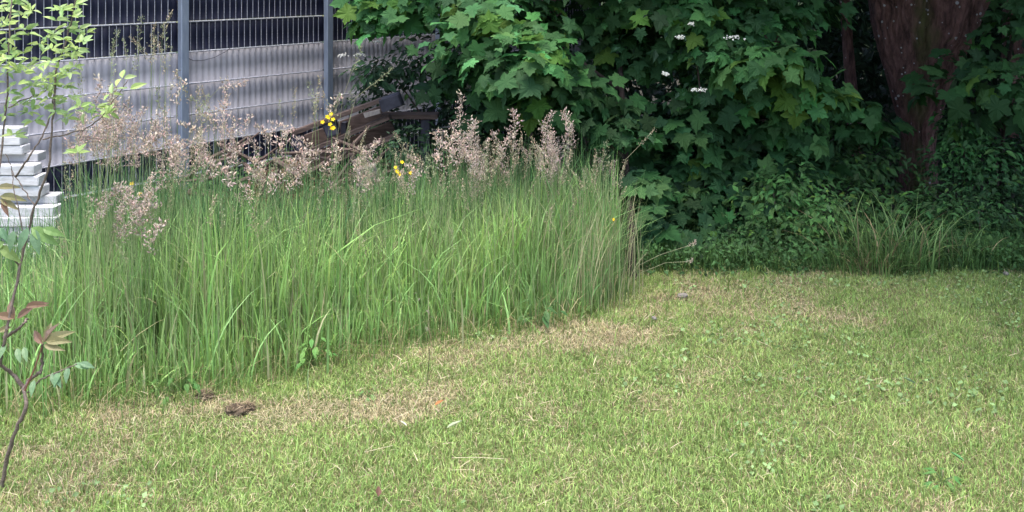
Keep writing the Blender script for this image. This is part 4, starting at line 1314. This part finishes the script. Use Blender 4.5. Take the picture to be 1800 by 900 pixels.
# ------------------------------------------------------------------ young shrub at the left front
def young_shrub():
    Z = 3.0
    og_ = np.array([P(2, 0, Z)[0], Z, 0.0])
    t = thing('young_shrub', 'young shrub with pale green leaves and reddish shoots, left front', 'shrub', V2(og_))
    Q = lambda a, b, dz=0.0: P(a, b, Z + dz) - og_
    stems = [([(-3, 895), (0, 878), (11, 811), (28, 755), (47, 711), (42, 683), (50, 668), (72, 655)], .0075, .005),
             ([(42, 683), (20, 655), (0, 640), (8, 594), (28, 505), (44, 428), (65, 350), (88, 290), (93, 200), (100, 120), (120, 60), (132, 5), (138, -60)], .006, .0022),
             ([(8, 594), (30, 580), (44, 567), (48, 560)], .006, .003),
             ([(28, 310), (52, 275), (75, 240), (92, 190), (95, 155)], .0035, .002),
             ([(-30, 430), (-8, 330), (0, 290), (8, 220), (12, 175), (15, 100), (20, 10), (24, -60)], .004, .002),
             ([(75, 245), (110, 238), (150, 228), (180, 205), (205, 170), (225, 140)], .0025, .0013),
             ([(15, 190), (40, 175), (70, 165), (95, 150)], .002, .0013),
             ([(72, 655), (75, 630), (75, 605)], .005, .003), ([(50, 690), (72, 667), (100, 655), (135, 640)], .0035, .0015),
             ([(35, 470), (10, 440), (-10, 425)], .003, .002), ([(44, 428), (28, 350), (20, 300)], .0022, .0012), ([(60, 360), (40, 330), (22, 300), (10, 270)], .0022, .0012)]
    for k, (pts, r0, r1) in enumerate(stems):
        p = np.array([Q(a, b, .03 * math.sin(i * 1.3 + k)) for i, (a, b) in enumerate(pts)])
        ti = np.linspace(0, len(p) - 1, len(p) * 5)
        pp = np.stack([np.interp(ti, np.arange(len(p)), p[:, c]) for c in range(3)], 1) + rng.normal(0, .0012, (len(ti), 3))
        MB().tube(pp, np.linspace(r0, r1, len(pp)) * .85 * (1 + rng.uniform(-.12, .22, len(pp))), 7).build('stem', M['young_bark'], t, smooth=True)
    pale = [(0.27, 0.37, 0.11), (0.34, 0.45, 0.15), (0.19, 0.30, 0.09), (.30, .41, .17)]
    mep = [mesh('leaf', *ovate(.42, f, dr), M['young_leaf'], np.array(c)) for c, f, dr in zip(pale, (.08, .12, .05, .1), (.3, .1, .5, .2))]
    deep = [mesh('leaf', *ovate(.40, .05, .3), M['young_leaf'], np.array(c)) for c in ((.13, .23, .12), (.17, .28, .14))]
    red = [mesh('red_leaf', *ovate(.34, .1, .4), M['young_leaf'], np.array(c)) for c in ((.20, .12, .08), (.24, .22, .11), (.16, .10, .07))]
    def put(me, p, tip, nr, s, name='leaf'):
        o = link(name, me, t)
        R = frames(np.array([nr], float), np.array([tip], float))[0]
        o.matrix_local = Matrix.Translation(V2(p)) @ Matrix(R.tolist()).to_4x4() @ Matrix.Scale(s, 4)
    def whorl(a, b, size, mes, n=5, updir=(0, 0, .5), name='leaf'):
        c = Q(a, b, random.uniform(-.07, .07))
        for i in range(n):
            an = i * 2 * math.pi / n + random.uniform(-.4, .4)
            tip = np.array([math.cos(an), .7 * math.sin(an), random.uniform(-.25, .4)]) + np.array(updir)
            nr = np.array([0, -.55, .9]) + rng.normal(0, .35, 3)
            put(random.choice(mes), c + norm(tip) * .006, tip, nr, size * random.uniform(.75, 1.25), name)
    top = [(20, 5), (12, 22), (38, 30), (15, 45), (42, 52), (15, 70), (50, 62), (18, 92), (40, 95), (12, 110), (132, 10), (128, 30), (100, 38), (118, 48), (138, 52),
           (95, 62), (112, 72), (145, 76), (90, 88), (110, 95), (128, 100), (88, 112), (105, 122), (135, 90), (100, 138), (75, 140), (55, 155), (30, 150), (10, 130), (60, 175), (35, 185),
           (70, 80), (122, 85), (100, 20), (30, 0), (55, 20), (130, 120), (62, 150), (88, 175), (40, 130), (0, 50), (25, 105), (82, 160), (110, 155), (122, 175), (95, 185), (50, 200), (15, 165), (140, 190), (8, 205), (115, 210), (135, 270), (85, 70), (2, 80), (5, 40),
           (180, 205), (170, 190), (100, 200), (65, 120), (28, 120), (70, 105), (150, 200), (190, 200), (-5, 15), (-10, 60), (-8, 100), (-15, 150), (25, 240), (60, 215), (45, 120), (120, 130), (2, 120), (150, 60), (110, 20), (90, 150), (18, 180), (75, 190)]
    for (a, b) in top:
        whorl(a, b, .032, mep, 6)
    for (a, b) in ((215, 140), (225, 158), (196, 168)):
        whorl(a, b, .038, mep, 3)
    # larger drooping leaves lower down
    for (a, b, dx, dz, s, kk) in [(55, 400, .9, -.45, .085, 1), (60, 402, .3, -.95, .075, 0), (50, 400, -.3, -.95, .07, 0), (75, 402, 1, -.15, .06, 1), (0, 432, .9, -.6, .07, 1), (25, 405, -.1, -1, .06, 0),
                              (8, 425, -.8, -.5, .06, 1), (0, 400, .6, -.8, .05, 0)]:
        put(deep[kk] if kk == 0 else mep[2], Q(a, b, -.03), (dx, -.25, dz), (0, -.9, .5), s)
    for i, (a, b) in enumerate([(92, 655), (105, 652), (120, 645), (130, 640), (97, 657), (140, 638), (60, 668), (42, 610), (30, 612), (10, 605)]):
        put(random.choice(deep), Q(a, b, -.02), (.9 if i in (3, 5) else random.uniform(-.2, .5), -.3, -.7 if i not in (3, 5) else .05), (0, -.7, .8), .045)
    for (a, b, dx, dz, s, kk) in [(75, 605, -.6, .8, .065, 0), (76, 603, .0, .9, .065, 2), (78, 600, .75, .55, .08, 1), (80, 600, 1, .15, .07, 1), (77, 602, .45, .8, .065, 1), (78, 606, .9, -.15, .06, 1),
                              (25, 560, -.8, .35, .07, 0), (25, 562, -.3, .75, .07, 0), (30, 560, .5, .7, .06, 2), (45, 540, .9, .4, .06, 0), (48, 538, .95, .2, .055, 0), (20, 575, -.6, -.1, .05, 1)]:
        put(red[kk], Q(a, b, -.02), (dx, -.2, dz), (rng.normal(0, .2), -.8, .5), s, 'red_leaf')
    for (a, b, dx, dz, s, kk) in [(0, 345, .9, .1, .07, 1), (0, 350, .8, -.3, .06, 1), (-5, 330, .9, .35, .06, 1), (5, 352, .4, -.8, .05, 0)]:
        put(red[kk], Q(a, b, -.02), (dx, -.2, dz), (0, -.8, .6), s, 'red_leaf')
    # petioles to the red leaf fan
    MB().tube([Q(42, 690), Q(60, 650), Q(75, 605)], [.003, .0025, .0018], 6).build('red_stalk', M['young_leaf'], t, col=np.array([.28, .12, .10]))
young_shrub()

# ------------------------------------------------------------------ small things on the lawn
def clod(px, py, s, lab, flat=.6):
    g = G(px, py)
    n1, n2 = 22, 14
    V = []
    for i in range(n2):
        th = math.pi * i / (n2 - 1)
        for j in range(n1):
            ph = 2 * math.pi * j / n1
            q = np.array([math.sin(th) * math.cos(ph), math.sin(th) * math.sin(ph), math.cos(th)])
            r = 1 + .55 * (vnoise(np.array(q[0] * 2 + px), np.array(q[1] * 2 + q[2] * 2.3), 1.7, int(px)) - .5) + .35 * (vnoise(np.array(q[0] * 5), np.array(q[2] * 5 + q[1] * 4), 1.5, 7) - .5)
            V.append(q * float(r) * [s, s * .8, s * flat])
    T = []
    for i in range(n2 - 1):
        for j in range(n1):
            a, b = i * n1 + j, i * n1 + (j + 1) % n1
            T += [(a, a + n1, b), (b, a + n1, b + n1)]
    t = thing('earth_clod', lab, 'earth clod', (g[0], g[1], s * flat * .45), group='dug clods on the lawn')
    link('soil', mesh('soil', np.array(V), np.array(T), M['clod']), t)
    n = 90
    d_ = norm(rng.normal(0, 1, (n, 3))); d_[:, 2] = np.abs(d_[:, 2])
    c = np.array([.26, .20, .13]) * rng.uniform(.4, 1.5, (n, 1))
    b = blades(d_ * [s, s * .8, s * flat] * .85, rng.uniform(.015, .035, n), rng.uniform(.001, .0025, n), rng.uniform(0, 6.28, n), rng.uniform(.5, 2.5, n), 2, c, c)
    o = link('root_fibres', mesh('root_fibres', b[0], b[1], M['dry_leaf'], b[2]), t); o['kind'] = 'stuff'
clod(360, 703, .030, 'reddish brown clod of dug earth, left of two on the lawn', .75)
clod(415, 727, .040, 'larger brown clod of dug earth, right of two on the lawn', .5)
clod(438, 722, .018, 'small dark clod touching the larger brown one', .9)

def flat_leaf(px, py, s, col, lab, name='fallen_leaf', rz=0.0, w_=.5):
    g = G(px, py)
    me = mesh(name, *ovate(w_, .15, -.2), M['dry_leaf'], np.array(col))
    o = link(name, me); o.location = (g[0], g[1], .032); o.rotation_euler = (.25, .2, rz); o.scale = (s, s, s)
    set_props(o, lab, 'leaf')
flat_leaf(764, 729, .035, (.30, .16, .06), 'small orange fallen leaf on the dry lawn strip', rz=-1.2)
flat_leaf(785, 770, .055, (.42, .46, .30), 'pale green leaf lying flat on the lawn middle', rz=-1.4, w_=.22)
flat_leaf(715, 766, .03, (.5, .5, .4), 'small whitish leaf left of the pale flat leaf', rz=1.2, w_=.35)
flat_leaf(665, 893, .035, (.12, .07, .05), 'dark brown leaf at the bottom edge of the lawn', rz=.2)
flat_leaf(1695, 830, .045, (.10, .22, .08), 'broad green leaf in the lawn at lower right', rz=1.0)
flat_leaf(1610, 690, .05, (.22, .33, .2), 'pale broad leaf in the right half of the lawn', rz=1.5)

def stone(px, py, s, lab):
    g = G(px, py)
    a = np.linspace(0, np.pi, 8)
    m = MB().tube(np.stack([-np.cos(a) * s * .5, rng.normal(0, s * .02, 8), rng.normal(0, s * .02, 8)], 1), np.sin(a) * s * .3 * (1 + rng.normal(0, .1, 8)) + 1e-4, 9)
    o = m.build('stone', M['stone'], smooth=True); o.location = (g[0], g[1], s * .16 + .012); o.rotation_euler = (.1, .1, random.uniform(0, 3))
    set_props(o, lab, 'stone')
stone(1200, 527, .05, 'small pale stone on the far lawn near its brown patch')
stone(1150, 566, .03, 'little grey stone in the lawn near the tall grass corner')
stone(1768, 487, .035, 'dark stone at the right far edge of the lawn')

def straw(pts, lab, r=.0009, col=(.5, .45, .3), name='dry_straw'):
    q = [G(a, b) + [0, 0, h] for a, b, h in pts]
    base = q[0].copy(); base[2] = 0
    m = MB().tube(np.array(q) - base, r, 4)
    o = m.build(name, M['dry_leaf'], col=np.array(col)); o.location = V2(base)
    set_props(o, lab, 'straw')
straw([(690, 800, .03), (640, 815, .035), (655, 806, .04)], 'short bent straw lying left of the lawn middle')
straw([(795, 822, .03), (840, 826, .038), (885, 824, .03)], 'pale straw lying level in the near lawn')
straw([(725, 735, .03), (742, 712, .05), (765, 706, .04)], 'pale bent straw beside the orange leaf')
straw([(1335, 645, .0), (1325, 640, .05), (1318, 652, .11)], 'single tall pale blade standing in the right lawn', .0022, (.38, .45, .2), 'tall_blade')
straw([(1133, 790, .0), (1130, 790, .05), (1131, 792, .12)], 'thin upright stalk standing in the near lawn right of middle', .0012, (.35, .4, .2), 'tall_blade')
straw([(543, 705, .0), (541, 706, .05), (542, 706, .11)], 'thin upright stalk in the dry strip near the clods', .0015, (.3, .38, .2), 'tall_blade')
straw([(748, 706, .0), (752, 700, .08), (756, 712, .2)], 'thin dark stalk rising from the lawn by the grass edge', .0012, (.12, .12, .07), 'tall_blade')
